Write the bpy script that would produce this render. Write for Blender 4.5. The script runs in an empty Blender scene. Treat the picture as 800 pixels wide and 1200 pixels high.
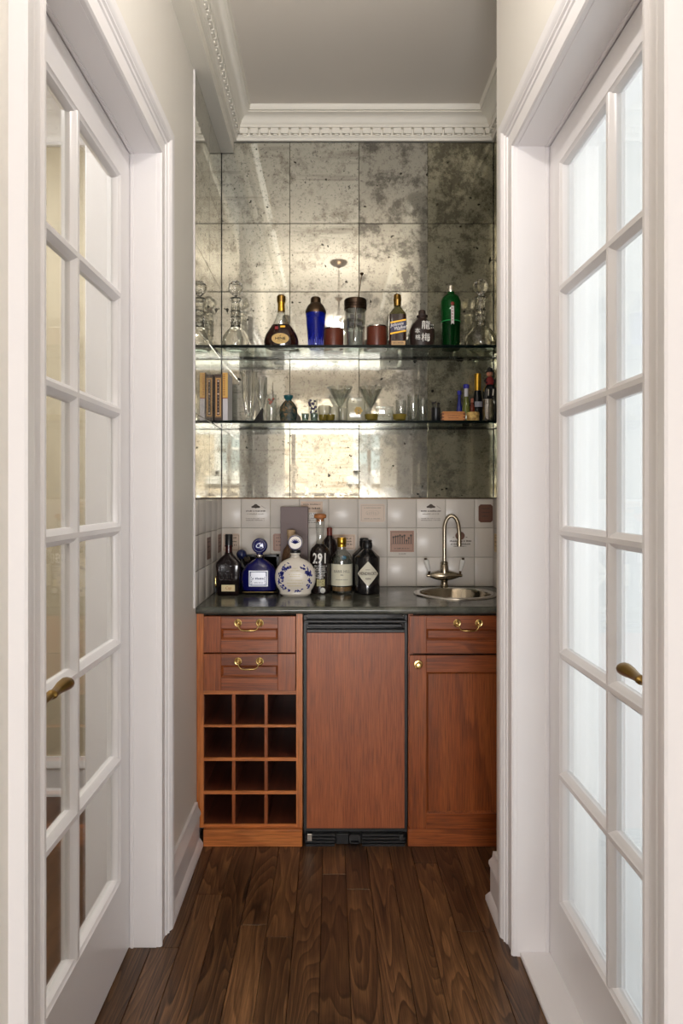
import bpy, bmesh, math, random
from mathutils import Vector, Matrix, noise
R = random.Random(7)
PI = math.pi
SC = bpy.context.scene
C = SC.collection

# ------------------------------------------------------------------ camera, sky, light, exposure
cam_d = bpy.data.cameras.new('camera'); cam = bpy.data.objects.new('camera', cam_d); C.objects.link(cam)
cam_d.sensor_fit = 'HORIZONTAL'; cam_d.sensor_width = 24; cam_d.lens = 24
cam_d.shift_x = 12/800; cam_d.shift_y = -18/800
cam_d.clip_start = 0.02
EYE = 1.333
cam.location = (0, 0, EYE); cam.rotation_euler = (PI/2, 0, 0)
SC.camera = cam
SC.view_settings.view_transform = 'Standard'; SC.view_settings.look = 'None'
SC.view_settings.gamma = 1; SC.view_settings.use_curve_mapping = False
SC.view_settings.exposure = 0.0
SC.cycles.use_denoising = True
SC.cycles.max_bounces = 14; SC.cycles.transparent_max_bounces = 24; SC.cycles.transmission_bounces = 12
SC.cycles.glossy_bounces = 8; SC.cycles.diffuse_bounces = 6
SC.cycles.caustics_reflective = False; SC.cycles.caustics_refractive = True
SC.cycles.blur_glossy = 0.5; SC.cycles.sample_clamp_indirect = 6

w = bpy.data.worlds.new('sky'); SC.world = w; w.use_nodes = True
w.node_tree.nodes['Background'].inputs[0].default_value = (.95, .972, 1.0, 1)
w.node_tree.nodes['Background'].inputs[1].default_value = 1.72

def light(name, kind, loc, target, power, color=(1, 1, 1), sx=1, sy=1, spread=None):
    d = bpy.data.lights.new(name, kind); o = bpy.data.objects.new(name, d); C.objects.link(o)
    o.location = loc
    o.rotation_euler = (Vector(target) - Vector(loc)).to_track_quat('-Z', 'Z').to_euler()
    d.energy = power; d.color = color
    if kind == 'AREA':
        d.shape = 'RECTANGLE'; d.size = sx; d.size_y = sy
        if spread: d.spread = spread
    if kind == 'POINT': d.shadow_soft_size = sx
    if kind == 'SUN': d.angle = .01
    return o
light('sun', 'SUN', (0, 0, 8), (2.5, -8, 2.5), 10.0, (1, .96, .9))
light('window_daylight', 'AREA', (0, -4.36, .82), (0, 1.5, 2.3), 104, (.985, .985, 1), 2.6, .9, math.radians(120))
light('side_room_fill_light', 'AREA', (-1.45, 2.0, 3.0), (-1.45, 2.0, 0), 32, (1, .975, .96), .7, .7)  # unseen fill lamp, added to brighten the side room

# ------------------------------------------------------------------ mesh builder
class MB:
    def __init__(s): s.bm = bmesh.new()
    def box(s, x0, x1, y0, y1, z0, z1, bevel=0, seg=1):
        r = bmesh.ops.create_cube(s.bm, size=1)
        vs = r['verts']
        for v in vs:
            v.co = Vector(((x0+x1)/2 + v.co.x*abs(x1-x0), (y0+y1)/2 + v.co.y*abs(y1-y0), (z0+z1)/2 + v.co.z*abs(z1-z0)))
        if bevel:
            es = list({e for v in vs for e in v.link_edges})
            bmesh.ops.bevel(s.bm, geom=es, offset=bevel, segments=seg, profile=.5, affect='EDGES')
        return s
    def rings(s, rings, close=True, cap=True):
        rv = [[s.bm.verts.new(p) for p in r] for r in rings]
        n = len(rv[0])
        for a, b in zip(rv, rv[1:]):
            for i in range(n if close else n-1):
                j = (i+1) % n
                s.bm.faces.new((a[i], a[j], b[j], b[i]))
        if cap:
            s.bm.faces.new(rv[0][::-1]); s.bm.faces.new(rv[-1])
        return rv
    def lathe(s, prof, c=(0, 0, 0), seg=28, sx=1, sy=1, flute=0, nf=0):
        # prof: (r, z) list; ends closed onto the axis when r == 0
        cx, cy, cz = c; prev = None
        for r, z in prof:
            if r <= 1e-6: cur = [s.bm.verts.new((cx, cy, cz+z))]
            else:
                cur = []
                for i in range(seg):
                    a = 2*PI*i/seg; rr = r*(1+flute*math.cos(nf*a)) if nf else r
                    cur.append(s.bm.verts.new((cx+rr*math.cos(a)*sx, cy+rr*math.sin(a)*sy, cz+z)))
            if prev:
                for i in range(seg):
                    j = (i+1) % seg
                    if len(prev) == 1 and len(cur) == 1: break
                    if len(prev) == 1: s.bm.faces.new((prev[0], cur[j], cur[i]))
                    elif len(cur) == 1: s.bm.faces.new((prev[i], prev[j], cur[0]))
                    else: s.bm.faces.new((prev[i], prev[j], cur[j], cur[i]))
            prev = cur
        return s
    def sphere(s, c, r, sc=(1, 1, 1), seg=16, n=10):
        pr = [(0 if k in (0, n) else r*math.sin(PI*k/n), -r*math.cos(PI*k/n)*sc[2]) for k in range(n+1)]
        return s.lathe(pr, c, seg, sc[0], sc[1])
    def tube(s, path, rad, seg=10, cap=True, flat=1):
        path = [Vector(p) for p in path]; n = len(path)
        rads = rad if isinstance(rad, (list, tuple)) else [rad]*n
        T = []
        for i in range(n):
            d = path[min(i+1, n-1)] - path[max(i-1, 0)]
            T.append(d.normalized())
        up = Vector((0, 0, 1)) if abs(T[0].z) < .9 else Vector((1, 0, 0))
        u = T[0].cross(up).normalized(); rs = []
        for i in range(n):
            u = (u - T[i]*u.dot(T[i])).normalized(); v = T[i].cross(u)
            rs.append([path[i] + u*math.cos(2*PI*k/seg)*rads[i] + v*math.sin(2*PI*k/seg)*rads[i]*flat for k in range(seg)])
        s.rings(rs, True, cap)
        return s
    def torus(s, c, r, t, axis='z', seg=20, sub=8, sx=1, sy=1):
        pts = []
        for k in range(seg):
            a = 2*PI*k/seg; p = []
            for j in range(sub):
                b = 2*PI*j/sub; rr = r + t*math.cos(b); x, y, z = rr*math.cos(a)*sx, rr*math.sin(a)*sy, t*math.sin(b)
                q = (x, y, z) if axis == 'z' else ((x, z, y) if axis == 'y' else (z, x, y))
                p.append((c[0]+q[0], c[1]+q[1], c[2]+q[2]))
            pts.append(p)
        pts.append(pts[0]); s.rings(pts, True, False)
        bmesh.ops.remove_doubles(s.bm, verts=s.bm.verts, dist=1e-6)
        return s
    def prism(s, poly, axis, a0, a1):
        # poly 2D points in the other two axes (order x,y,z without axis)
        def mk(p, a):
            return {'x': (a, p[0], p[1]), 'y': (p[0], a, p[1]), 'z': (p[0], p[1], a)}[axis]
        s.rings([[mk(p, a0) for p in poly], [mk(p, a1) for p in poly]])
        return s
    def loft(s, secs, seg=32, n=4.0, c=(0, 0, 0)):
        # secs: (z, hx, hy[, n]) superellipse sections
        rs = []
        for q in secs:
            z, hx, hy = q[:3]; e = q[3] if len(q) > 3 else n
            r = []
            for i in range(seg):
                a = 2*PI*(i+.5)/seg; ca, sa = math.cos(a), math.sin(a)
                r.append((c[0]+hx*math.copysign(abs(ca)**(2/e), ca), c[1]+hy*math.copysign(abs(sa)**(2/e), sa), c[2]+z))
            rs.append(r)
        s.rings(rs)
        return s
    def sweep(s, path, prof, side=1, closed=False):
        # path: 2D (x, y) polyline; prof: (offset, z) polygon; mitred; offset to the left of travel if side = 1
        P = [Vector(p) for p in path]; n = len(P); offs = []
        for i in range(n):
            if closed: a, b = P[i-1], P[(i+1) % n]
            else: a, b = (P[i-1] if i else None), (P[i+1] if i < n-1 else None)
            d1 = (P[i]-a).normalized() if a is not None else None
            d2 = (b-P[i]).normalized() if b is not None else None
            n1 = Vector((-d1.y, d1.x)) if d1 else None; n2 = Vector((-d2.y, d2.x)) if d2 else None
            if n1 is None: m = n2
            elif n2 is None: m = n1
            else:
                m = (n1+n2).normalized(); m = m/max(.2, m.dot(n1))
            offs.append(m*side)
        rs = [[(P[i].x+offs[i].x*o, P[i].y+offs[i].y*o, z) for o, z in prof] for i in range(n)]
        if closed: s.rings(rs+[rs[0]], True, False); bmesh.ops.remove_doubles(s.bm, verts=s.bm.verts, dist=1e-6)
        else: s.rings(rs)
        return s
    def patch(s, R0, x0, x1, z0, z1, n=10, t=.0004, yc=0):
        # label wrapped on a cylinder of radius R0 facing -Y
        o, i_ = [], []
        for k in range(n+1):
            a = (x0+(x1-x0)*k/n)/R0
            o.append(((R0+t)*math.sin(a), yc-(R0+t)*math.cos(a))); i_.append((R0*math.sin(a), yc-R0*math.cos(a)))
        poly = o+i_[::-1]
        s.rings([[(p[0], p[1], z0) for p in poly], [(p[0], p[1], z1) for p in poly]])
        return s
    def xf(s, M):
        bmesh.ops.transform(s.bm, matrix=M, verts=s.bm.verts); return s
    def mesh(s, name, off=None, ang=35):
        bmesh.ops.recalc_face_normals(s.bm, faces=s.bm.faces)
        me = bpy.data.meshes.new(name); s.bm.to_mesh(me); s.bm.free()
        if off is not None: me.transform(Matrix.Translation(-Vector(off)))
        me.shade_smooth(); me.set_sharp_from_angle(angle=math.radians(ang))
        return me

def link(name, me, mat, parent=None, loc=(0, 0, 0), label=None, cat=None, group=None, kind=None):
    if mat and not me.materials: me.materials.append(mat)
    o = bpy.data.objects.new(name, me); C.objects.link(o); o.location = loc
    if parent: o.parent = parent
    if label: o['label'] = label
    if cat: o['category'] = cat
    if group: o['group'] = group
    if kind: o['kind'] = kind
    return o
def rootloc(p):
    v = Vector((0, 0, 0))
    while p is not None: v += p.location; p = p.parent
    return v
def part(name, mb, mat, parent, label=None, world=False, kind=None, ang=35):
    off = rootloc(parent) if world else None
    return link(name, mb.mesh(name, off, ang), mat, parent, label=label, kind=kind)
def wpart(name, mb, mat, parent, label=None, **k): return part(name, mb, mat, parent, label, True, **k)
def thing(name, label, cat, loc=(0, 0, 0), group=None, rz=0):
    o = bpy.data.objects.new(name, None); C.objects.link(o); o.location = loc; o.rotation_euler.z = rz
    o.empty_display_size = .05
    o['label'] = label; o['category'] = cat
    if group: o['group'] = group
    return o
def struct(name, mb, mat, parent=None, label=None):
    return link(name, mb.mesh(name), mat, parent, kind='structure' if parent is None else None, label=label)

# ------------------------------------------------------------------ text
def text_pts(s, size, sx=1.0, bold=False, italic=0):
    cu = bpy.data.curves.new('t', 'FONT'); cu.body = s; cu.size = size; cu.align_x = 'CENTER'; cu.align_y = 'CENTER'
    cu.resolution_u = 2; cu.shear = italic
    if bold: cu.offset = size*.02
    o = bpy.data.objects.new('t', cu); C.objects.link(o)
    dg = bpy.context.evaluated_depsgraph_get(); me = o.evaluated_get(dg).to_mesh()
    vs = [(v.co.x*sx, v.co.y) for v in me.vertices]; fs = [tuple(p.vertices) for p in me.polygons]
    bpy.data.objects.remove(o); bpy.data.curves.remove(cu)
    return vs, fs
def text_mb(mb, s, size, c=(0, 0), y=0.0, wrap=None, sx=1.0, bold=False, italic=0, rot=0, t=.0003):
    vs, fs = text_pts(s, size, sx, bold, italic)
    cr, sr = math.cos(rot), math.sin(rot); out = []
    for dy in (0, -t):
        row = []
        for x, z in vs:
            x, z = x*cr - z*sr, x*sr + z*cr
            x += c[0]; z += c[1]
            if wrap:
                a = x/wrap; rr = wrap + .0008 - dy; row.append(mb.bm.verts.new((rr*math.sin(a), -rr*math.cos(a)+y, z)))
            else: row.append(mb.bm.verts.new((x, y+dy, z)))
        out.append(row)
    for f in fs:
        try: mb.bm.faces.new([out[1][i] for i in f])
        except ValueError: pass
    return mb
def scribble(mb, x0, x1, z, h, y, wrap=None, rnd=R, dens=1.0):
    # an illegible line of small print
    x = x0
    def pt(px, pz, yy):
        if wrap:
            a = px/wrap; return ((wrap+.0009)*math.sin(a), -(wrap+.0009)*math.cos(a)+yy, pz)
        return (px, yy, pz)
    while x < x1:
        wd = h*rnd.uniform(.35, .7)
        hh = h*rnd.uniform(.6, 1)
        q = [pt(x, z, y), pt(min(x+wd, x1), z, y), pt(min(x+wd, x1), z+hh, y), pt(x, z+hh, y)]
        mb.bm.faces.new([mb.bm.verts.new(p) for p in q])
        x += wd + h*(.25 if rnd.random() < .82*dens else .8)
    return mb

# ------------------------------------------------------------------ materials
def lin(c):
    f = lambda u: u/12.92 if u <= .04045 else ((u+.055)/1.055)**2.4
    return tuple(f(v/255) for v in c) + (1,)
def mat(name, rgb=(200, 200, 200), rough=.5, metal=0, spec=.5, coat=0, trans=0, ior=1.45, alpha=1):
    m = bpy.data.materials.new(name); m.use_nodes = True
    b = m.node_tree.nodes['Principled BSDF']
    b.inputs['Base Color'].default_value = lin(rgb); b.inputs['Roughness'].default_value = rough
    b.inputs['Metallic'].default_value = metal; b.inputs['Specular IOR Level'].default_value = spec
    b.inputs['Coat Weight'].default_value = coat; b.inputs['Coat Roughness'].default_value = .08
    b.inputs['Transmission Weight'].default_value = trans; b.inputs['IOR'].default_value = ior
    return m
def nd(m, t, **k):
    n = m.node_tree.nodes.new(t)
    for a, v in k.items():
        if a.startswith('i_'): n.inputs[a[2:].replace('_', ' ')].default_value = v
        else: setattr(n, a, v)
    return n
def lk(m, a, b): m.node_tree.links.new(a, b)
def bsdf(m): return m.node_tree.nodes['Principled BSDF']
def coords(m, scale=(1, 1, 1), rand=True, kind='Object'):
    tc = nd(m, 'ShaderNodeTexCoord'); mp = nd(m, 'ShaderNodeMapping'); mp.inputs['Scale'].default_value = scale
    lk(m, tc.outputs[kind], mp.inputs['Vector'])
    if rand:
        oi = nd(m, 'ShaderNodeObjectInfo'); ml = nd(m, 'ShaderNodeMath', operation='MULTIPLY'); ml.inputs[1].default_value = 37.0
        lk(m, oi.outputs['Random'], ml.inputs[0]); cb = nd(m, 'ShaderNodeCombineXYZ')
        for k in range(3): lk(m, ml.outputs[0], cb.inputs[k])
        lk(m, cb.outputs[0], mp.inputs['Location'])
    return mp.outputs[0]
def noise_(m, vec, scale, detail=4, rough=.5, dist=0):
    n = nd(m, 'ShaderNodeTexNoise'); n.inputs['Scale'].default_value = scale; n.inputs['Detail'].default_value = detail
    n.inputs['Roughness'].default_value = rough; n.inputs['Distortion'].default_value = dist
    lk(m, vec, n.inputs['Vector']); return n.outputs['Fac']
def ramp(m, fac, stops, interp='LINEAR'):
    r = nd(m, 'ShaderNodeValToRGB'); cr = r.color_ramp; cr.interpolation = interp
    while len(cr.elements) < len(stops): cr.elements.new(.5)
    for e, (p, c) in zip(cr.elements, stops):
        e.position = p; e.color = lin(c) if len(c) == 3 else c
    lk(m, fac, r.inputs[0]); return r.outputs[0]
def grey(v): return (v, v, v, 1)
def mixc(m, fac, a, b, mode='MIX'):
    x = nd(m, 'ShaderNodeMix', data_type='RGBA', blend_type=mode)
    if isinstance(fac, (int, float)): x.inputs[0].default_value = fac
    else: lk(m, fac, x.inputs[0])
    for s, v in ((6, a), (7, b)):
        if isinstance(v, tuple): x.inputs[s].default_value = lin(v) if len(v) == 3 else v
        else: lk(m, v, x.inputs[s])
    return x.outputs[2]
def bump(m, h, strength=.1, dist=.002):
    b = nd(m, 'ShaderNodeBump'); b.inputs['Strength'].default_value = strength; b.inputs['Distance'].default_value = dist
    lk(m, h, b.inputs['Height']); lk(m, b.outputs[0], bsdf(m).inputs['Normal'])

def wood(name, dark, mid, light_, axis='z', rough=.35, coat=.15, sc=1.0, figure=0.0, tint=0.0, rings=14):
    m = mat(name, mid, rough, coat=coat)
    s = {'z': (60, 60, 3), 'x': (3, 60, 60), 'y': (60, 3, 60)}[axis]
    v = coords(m, tuple(q*sc for q in s))
    n1 = noise_(m, v, 1, 5, .6, .3)
    s2 = {'z': (9, 9, .8), 'x': (.8, 9, 9), 'y': (9, .8, 9)}[axis]
    v2 = coords(m, tuple(q*sc for q in s2)); n2 = noise_(m, v2, 1, 3, .5, 1.2)
    col = ramp(m, n1, [(.25, dark), (.5, mid), (.78, light_)])
    c2 = ramp(m, n2, [(.3, dark), (.5, mid), (.75, light_)])
    col = mixc(m, .5, col, c2)
    if figure:
        # cathedral figure: contour lines of a noise field stretched along the grain
        s3 = {'z': (7, 7, .75), 'x': (.75, 7, 7), 'y': (7, .75, 7)}[axis]
        n3 = noise_(m, coords(m, s3), 1.0, 2, .45, .25)
        mu = nd(m, 'ShaderNodeMath', operation='MULTIPLY'); mu.inputs[1].default_value = rings; lk(m, n3, mu.inputs[0])
        fr_ = nd(m, 'ShaderNodeMath', operation='FRACT'); lk(m, mu.outputs[0], fr_.inputs[0])
        s4 = {'z': (260, 260, 9), 'x': (9, 260, 260), 'y': (260, 9, 260)}[axis]
        n4 = noise_(m, coords(m, s4), 1.0, 3, .6)
        g = ramp(m, fr_.outputs[0], [(0, light_), (.5, mid), (.74, mid), (.86, dark), (.93, dark), (1, light_)])
        pores = ramp(m, n4, [(.35, grey(.62)), (.6, grey(1.12))])
        col = mixc(m, figure, col, g)
        col = mixc(m, 1.0, col, pores, 'MULTIPLY')
    if tint:
        oi = nd(m, 'ShaderNodeObjectInfo')
        g = ramp(m, oi.outputs['Random'], [(0, grey(1-tint)), (1, grey(1+tint))])
        col = mixc(m, 1.0, col, g, 'MULTIPLY')
    lk(m, col, bsdf(m).inputs['Base Color']); bump(m, n1, .15, .001)
    return m

def thin_glass(name, tint=(1, 1, 1), base=.05, edge=.7, rough=.0, power=4, diffuse=None, dfac=0):
    m = bpy.data.materials.new(name); m.use_nodes = True; nt = m.node_tree; nt.nodes.clear()
    out = nd(m, 'ShaderNodeOutputMaterial'); tr = nd(m, 'ShaderNodeBsdfTransparent'); gl = nd(m, 'ShaderNodeBsdfGlossy')
    tr.inputs[0].default_value = (*tint, 1); gl.inputs['Roughness'].default_value = rough
    lw = nd(m, 'ShaderNodeLayerWeight'); lw.inputs[0].default_value = .5
    pw = nd(m, 'ShaderNodeMath', operation='POWER'); pw.inputs[1].default_value = power
    lk(m, lw.outputs['Facing'], pw.inputs[0])
    ma = nd(m, 'ShaderNodeMath', operation='MULTIPLY_ADD'); ma.inputs[1].default_value = edge; ma.inputs[2].default_value = base
    lk(m, pw.outputs[0], ma.inputs[0])
    mx = nd(m, 'ShaderNodeMixShader'); lk(m, ma.outputs[0], mx.inputs[0]); lk(m, tr.outputs[0], mx.inputs[1]); lk(m, gl.outputs[0], mx.inputs[2])
    res = mx.outputs[0]
    if diffuse:
        df = nd(m, 'ShaderNodeBsdfDiffuse'); df.inputs[0].default_value = lin(diffuse)
        m2 = nd(m, 'ShaderNodeMixShader'); m2.inputs[0].default_value = dfac
        lk(m, res, m2.inputs[1]); lk(m, df.outputs[0], m2.inputs[2]); res = m2.outputs[0]
    lk(m, res, out.inputs[0])
    return m

def antique(name, light_, dark, thr, w_=.12, speck=.5, streak=0.0):
    m = mat(name, light_, .05, metal=.72)
    v = coords(m)
    n = noise_(m, v, 9, 13, .78, .12)
    f = ramp(m, n, [(thr, grey(0)), (thr+w_, grey(1))])
    if streak:
        v2 = coords(m, (1.4, 1.4, 22)); n2 = noise_(m, v2, 1, 5, .6, .2)
        f2 = ramp(m, n2, [(.56, grey(0)), (.70, grey(streak))])
        f = mixc(m, 1.0, f, f2, 'LIGHTEN')
    base = mixc(m, f, light_, dark)
    vo = noise_(m, v, 90, 3, .8); sp = ramp(m, vo, [(.565, grey(1)), (.65, grey(1-speck))])
    base = mixc(m, 1.0, base, sp, 'MULTIPLY')
    big = noise_(m, v, 34, 2, .5); sb = ramp(m, big, [(.70, grey(1)), (.73, grey(.12))])
    base = mixc(m, 1.0, base, sb, 'MULTIPLY')
    lk(m, base, bsdf(m).inputs['Base Color'])
    ro = ramp(m, n, [(thr-.02, grey(.008)), (thr+w_, grey(.16))])
    lk(m, ro, bsdf(m).inputs['Roughness'])
    return m

M = {}
M['trim'] = mat('white_trim', (234, 231, 232), .28)
M['wall'] = mat('wall_paint', (230, 226, 219), .5)
M['ceil'] = mat('ceiling_paint', (230, 223, 214), .8)
M['cornice'] = mat('cornice_paint', (232, 228, 218), .5)
M['gap'] = mat('dark_gap', (40, 34, 28), .9)
M['black'] = mat('black_metal', (22, 22, 24), .35)
M['blackgloss'] = mat('black_gloss', (12, 12, 13), .12)
M['charcoal'] = mat('charcoal_metal', (30, 29, 29), .42)
M['brass'] = mat('brass', (226, 196, 130), .25, metal=1)
M['agedbrass'] = mat('aged_brass', (150, 118, 62), .32, metal=1)
M['nickel'] = mat('brushed_nickel', (160, 149, 130), .26, metal=1)
M['steel'] = mat('steel', (205, 200, 192), .2, metal=1)
M['bronze'] = mat('bronze_cap', (96, 78, 62), .35, metal=1)
M['gold'] = mat('gold_foil', (214, 168, 66), .28, metal=1)
M['mahog_v'] = wood('mahogany_upright', (84, 38, 15), (142, 72, 30), (168, 94, 46), 'z', figure=.35, rings=7)
M['mahog_h'] = wood('mahogany_level', (76, 34, 13), (138, 69, 29), (165, 91, 45), 'x', figure=.35, rings=7)
M['mahog_l'] = wood('mahogany_light', (150, 82, 38), (186, 108, 52), (206, 130, 70), 'z', figure=.25, rings=6)
M['mahog_lx'] = wood('mahogany_light_level', (146, 80, 36), (186, 108, 52), (208, 134, 72), 'x', figure=.25, rings=6)
M['mahog_shade'] = wood('mahogany_shaded', (70, 34, 24), (100, 52, 35), (128, 70, 48), 'y')  # same mahogany, with the shade inside the rack put into the colour
M['veneer'] = wood('fridge_veneer', (130, 66, 34), (156, 84, 45), (170, 97, 56), 'z', rough=.4, coat=.05, figure=.12, rings=5)
M['oak'] = wood('dark_oak', (30, 19, 13), (90, 62, 41), (146, 106, 70), 'y', rough=.36, coat=.08, sc=1.2, figure=.42, tint=.32, rings=22)
M['oakslab'] = wood('dark_oak_slab', (40, 25, 16), (84, 56, 37), (120, 84, 56), 'y', rough=.4)
M['porcelain'] = mat('porcelain', (236, 234, 228), .12)
M['tile'] = mat('ceramic_glaze', (212, 205, 197), .26, spec=.35)
M['grout'] = mat('grout', (188, 182, 172), .85)
M['ink'] = mat('print_ink', (78, 66, 58), .6)
M['inklight'] = mat('print_ink_pale', (150, 140, 130), .6)
M['paper'] = mat('label_paper', (232, 226, 208), .55)
M['white'] = mat('white_print', (240, 238, 232), .5)
M['pane'] = thin_glass('pane_glass', (.97, .985, .98), .05, .6)
M['pane_r'] = M['pane']
M['clear'] = thin_glass('clear_glass', (.955, .965, .96), .07, .75, power=2.6)
M['clear2'] = thin_glass('clear_glass_thick', (.90, .915, .905), .10, .8, .02, 2.2)
M['frost'] = thin_glass('frosted_glass', (.9, .9, .86), .06, .5, .1, 2.5, (214, 210, 190), .38)
M['shelfglass'] = thin_glass('shelf_glass', (.90, .955, .93), .05, .3, 0, 4)
M['crystal'] = mat('crystal', (250, 250, 248), .0, trans=1, ior=1.45)
M['edge'] = mat('glass_edge', (5, 16, 14), .2, spec=.2)
m = M['tile']; v = coords(m); bump(m, noise_(m, v, 14, 2), .06, .004)
m = M['nickel']; v = coords(m, (1, 1, 60), False); 
m = M['edge_matt'] = mat('glass_edge_dark', (8, 16, 14), .7, spec=.1)
m = M['soap'] = mat('soapstone', (64, 66, 60), .16)
v = coords(m, rand=False); n = noise_(m, v, 9, 6, .65, .6)
lk(m, ramp(m, n, [(.3, (62, 63, 58)), (.55, (94, 95, 87)), (.75, (130, 129, 117))]), bsdf(m).inputs['Base Color'])
lk(m, ramp(m, n, [(.3, grey(.1)), (.8, grey(.28))]), bsdf(m).inputs['Roughness'])
M['mir_a'] = antique('antique_mirror_pale', (214, 212, 199), (138, 132, 118), .51, .16, .55, .7)
M['mir_b'] = antique('antique_mirror_grey', (198, 195, 182), (130, 127, 118), .47, .10, .35)
M['mir_c'] = antique('antique_mirror_olive', (190, 186, 162), (124, 120, 102), .475, .10, .5)

# ------------------------------------------------------------------ dimensions
XL, XR, XN, YB = -.518, .54, .764, 3.2
CZ = 3.124
def PX(x, d): return (x-388)*d/800
def PZ(y, d): return EYE-(y-582)*d/800
# ================================================================== room shell
LD = (1.205, 2.02); RD = (1.152, 1.98); HT = 2.35
b = MB()
b.box(XL-.14, XL, -1.2, LD[0], 0, CZ).box(XL-.14, XL, LD[1], 3.32, 0, CZ).box(XL-.14, XL, LD[0], LD[1], HT, CZ)
wall_left = struct('wall_left', b, M['wall'])
b = MB()
b.box(XR, XR+.14, -1.2, RD[0], 0, CZ).box(XR, XR+.14, RD[0], RD[1], HT, CZ).box(XR, XR+.14, RD[1], 2.23, 0, CZ)
b.box(XR+.14, XN+.1, 2.09, 2.23, 0, CZ).box(XN, XN+.1, 2.23, 3.32, 0, CZ)
wall_right = struct('wall_right', b, M['wall'])
wall_back = struct('wall_back', MB().box(XL, XN, YB+.008, YB+.12, 0, CZ), M['gap'])
b = MB(); b.box(-1.84, 1.84, -4.55, 3.32, CZ, CZ+.1).box(-4.4, -1.84, .4, 3.32, CZ, CZ+.1)
struct('ceiling', b, M['ceil'])
# boxed beam along the left wall
struct('trim_1', MB().box(XL, -.456, -1.2, 3.194, 2.941, CZ), M['cornice'], label='boxed white beam along the top of the left wall')
# rear room behind the viewer (seen only in the mirrors)
b = MB(); b.box(-1.84, -1.7, -4.55, -1.2, 0, CZ); struct('wall_rear_left', b, M['wall'])
b = MB(); b.box(1.7, 1.84, -4.55, -1.2, 0, CZ); struct('wall_rear_right', b, M['wall'])
b = MB(); b.box(-1.7, XL-.14, -1.34, -1.2, 0, CZ).box(XR+.14, 1.7, -1.34, -1.2, 0, CZ); struct('wall_rear_partition', b, M['wall'])
b = MB(); b.box(-1.7, -1.25, -4.55, -4.4, 0, CZ).box(1.25, 1.7, -4.55, -4.4, 0, CZ).box(-1.25, 1.25, -4.55, -4.4, 0, .35).box(-1.25, 1.25, -4.55, -4.4, 2.95, CZ)
struct('wall_front', b, M['wall'])
win = struct('window_1', MB().box(-1.25, 1.25, -4.5, -4.44, .35, .41).box(-1.25, 1.25, -4.5, -4.44, 2.89, 2.95)
    .box(-1.25, -1.19, -4.5, -4.44, .41, 2.89).box(1.19, 1.25, -4.5, -4.44, .41, 2.89)
    .box(-.63, -.57, -4.5, -4.44, .41, 2.89).box(.57, .63, -4.5, -4.44, .41, 2.89)
    .box(-1.19, 1.19, -4.49, -4.45, 1.34, 1.39), M['trim'])
for x0, x1 in ((-1.19, -.63), (-.57, .57), (.63, 1.19)):
    for z0, z1 in ((.41, 1.34), (1.39, 2.89)):
        link('pane', MB().box(x0, x1, -4.472, -4.468, z0, z1).mesh('pane'), M['pane'], win)
struct('trim_2', MB().box(-1.32, 1.32, -4.42, -4.34, .31, .35, .006), M['trim'], label='white window sill')
# side room beyond the left door
struct('wall_side_room', MB().box(-2.4, XL-.14, 3.06, 3.2, 0, CZ), mat('side_room_paint', (196, 184, 160), .6))
struct('wall_side_room_far', MB().box(-4.4, -2.26, .4, 3.06, 0, CZ), M['wall'])
struct('wall_side_room_near', MB().box(-2.26, XL-.14, .4, .54, 0, CZ), M['wall'])
bb = [(0, 0), (.030, 0), (.030, .014), (.020, .030), (.017, .034), (.017, .118), (.022, .124), (.021, .134), (.012, .150), (.010, .170), (0, .170)]
b = MB().sweep([(-2.26, 3.06), (XL-.14, 3.06)], bb, -1); struct('baseboard_side_room', b, M['trim'])
cr = [(0, 2.90), (.02, 2.90), (.022, 2.93), (.05, 2.97), (.09, 3.05), (.10, 3.06), (.10, 3.12), (0, 3.12)]
struct('trim_3', MB().sweep([(-2.26, 3.06), (XL-.14, 3.06)], cr, -1), M['trim'], label='white crown moulding in the side room')
struct('trim_4', MB().box(-.765, XL-.141, 2.12, 2.24, 0, CZ-.002, .004), M['trim'], label='white pilaster seen through the left glass door')

# ---- floor: every board is a piece
floor = struct('floor', MB().box(-1.84, 1.84, -4.55, 3.3, -.06, -.012).box(-4.4, -1.84, .4, 3.2, -.06, -.012), M['gap'])
x = -.70; k = 0
fr = random.Random(21)
while x < .80:
    wd = .0835; y = -1.3 - fr.uniform(0, .9) if k else -1.9
    while y < 2.98:
        L = fr.choice((.55, .7, .85, 1.05, 1.3)); y1 = min(y+L, 2.99)
        if y1 - y > .05 and y1 > -1.3:
            ya = max(y, -1.3); dz = fr.uniform(-.0006, .0004)
            pm = MB().box(-wd/2+.0007, wd/2-.0007, 0, y1-ya-.0014, -.012, dz, .0012).mesh('plank')
            link('plank', pm, M['oak'], floor, (x+wd/2, ya, 0))
        y = y1
        if y >= 2.98: break
    x += wd; k += 1
link('plank_field', MB().box(-4.4, -.703, .4, 3.2, -.012, -.0005).mesh('plank_field'), M['oakslab'], floor)
link('plank_field', MB().box(-1.84, 1.84, -4.55, -1.302, -.012, -.0005).mesh('plank_field'), M['oakslab'], floor)

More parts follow.
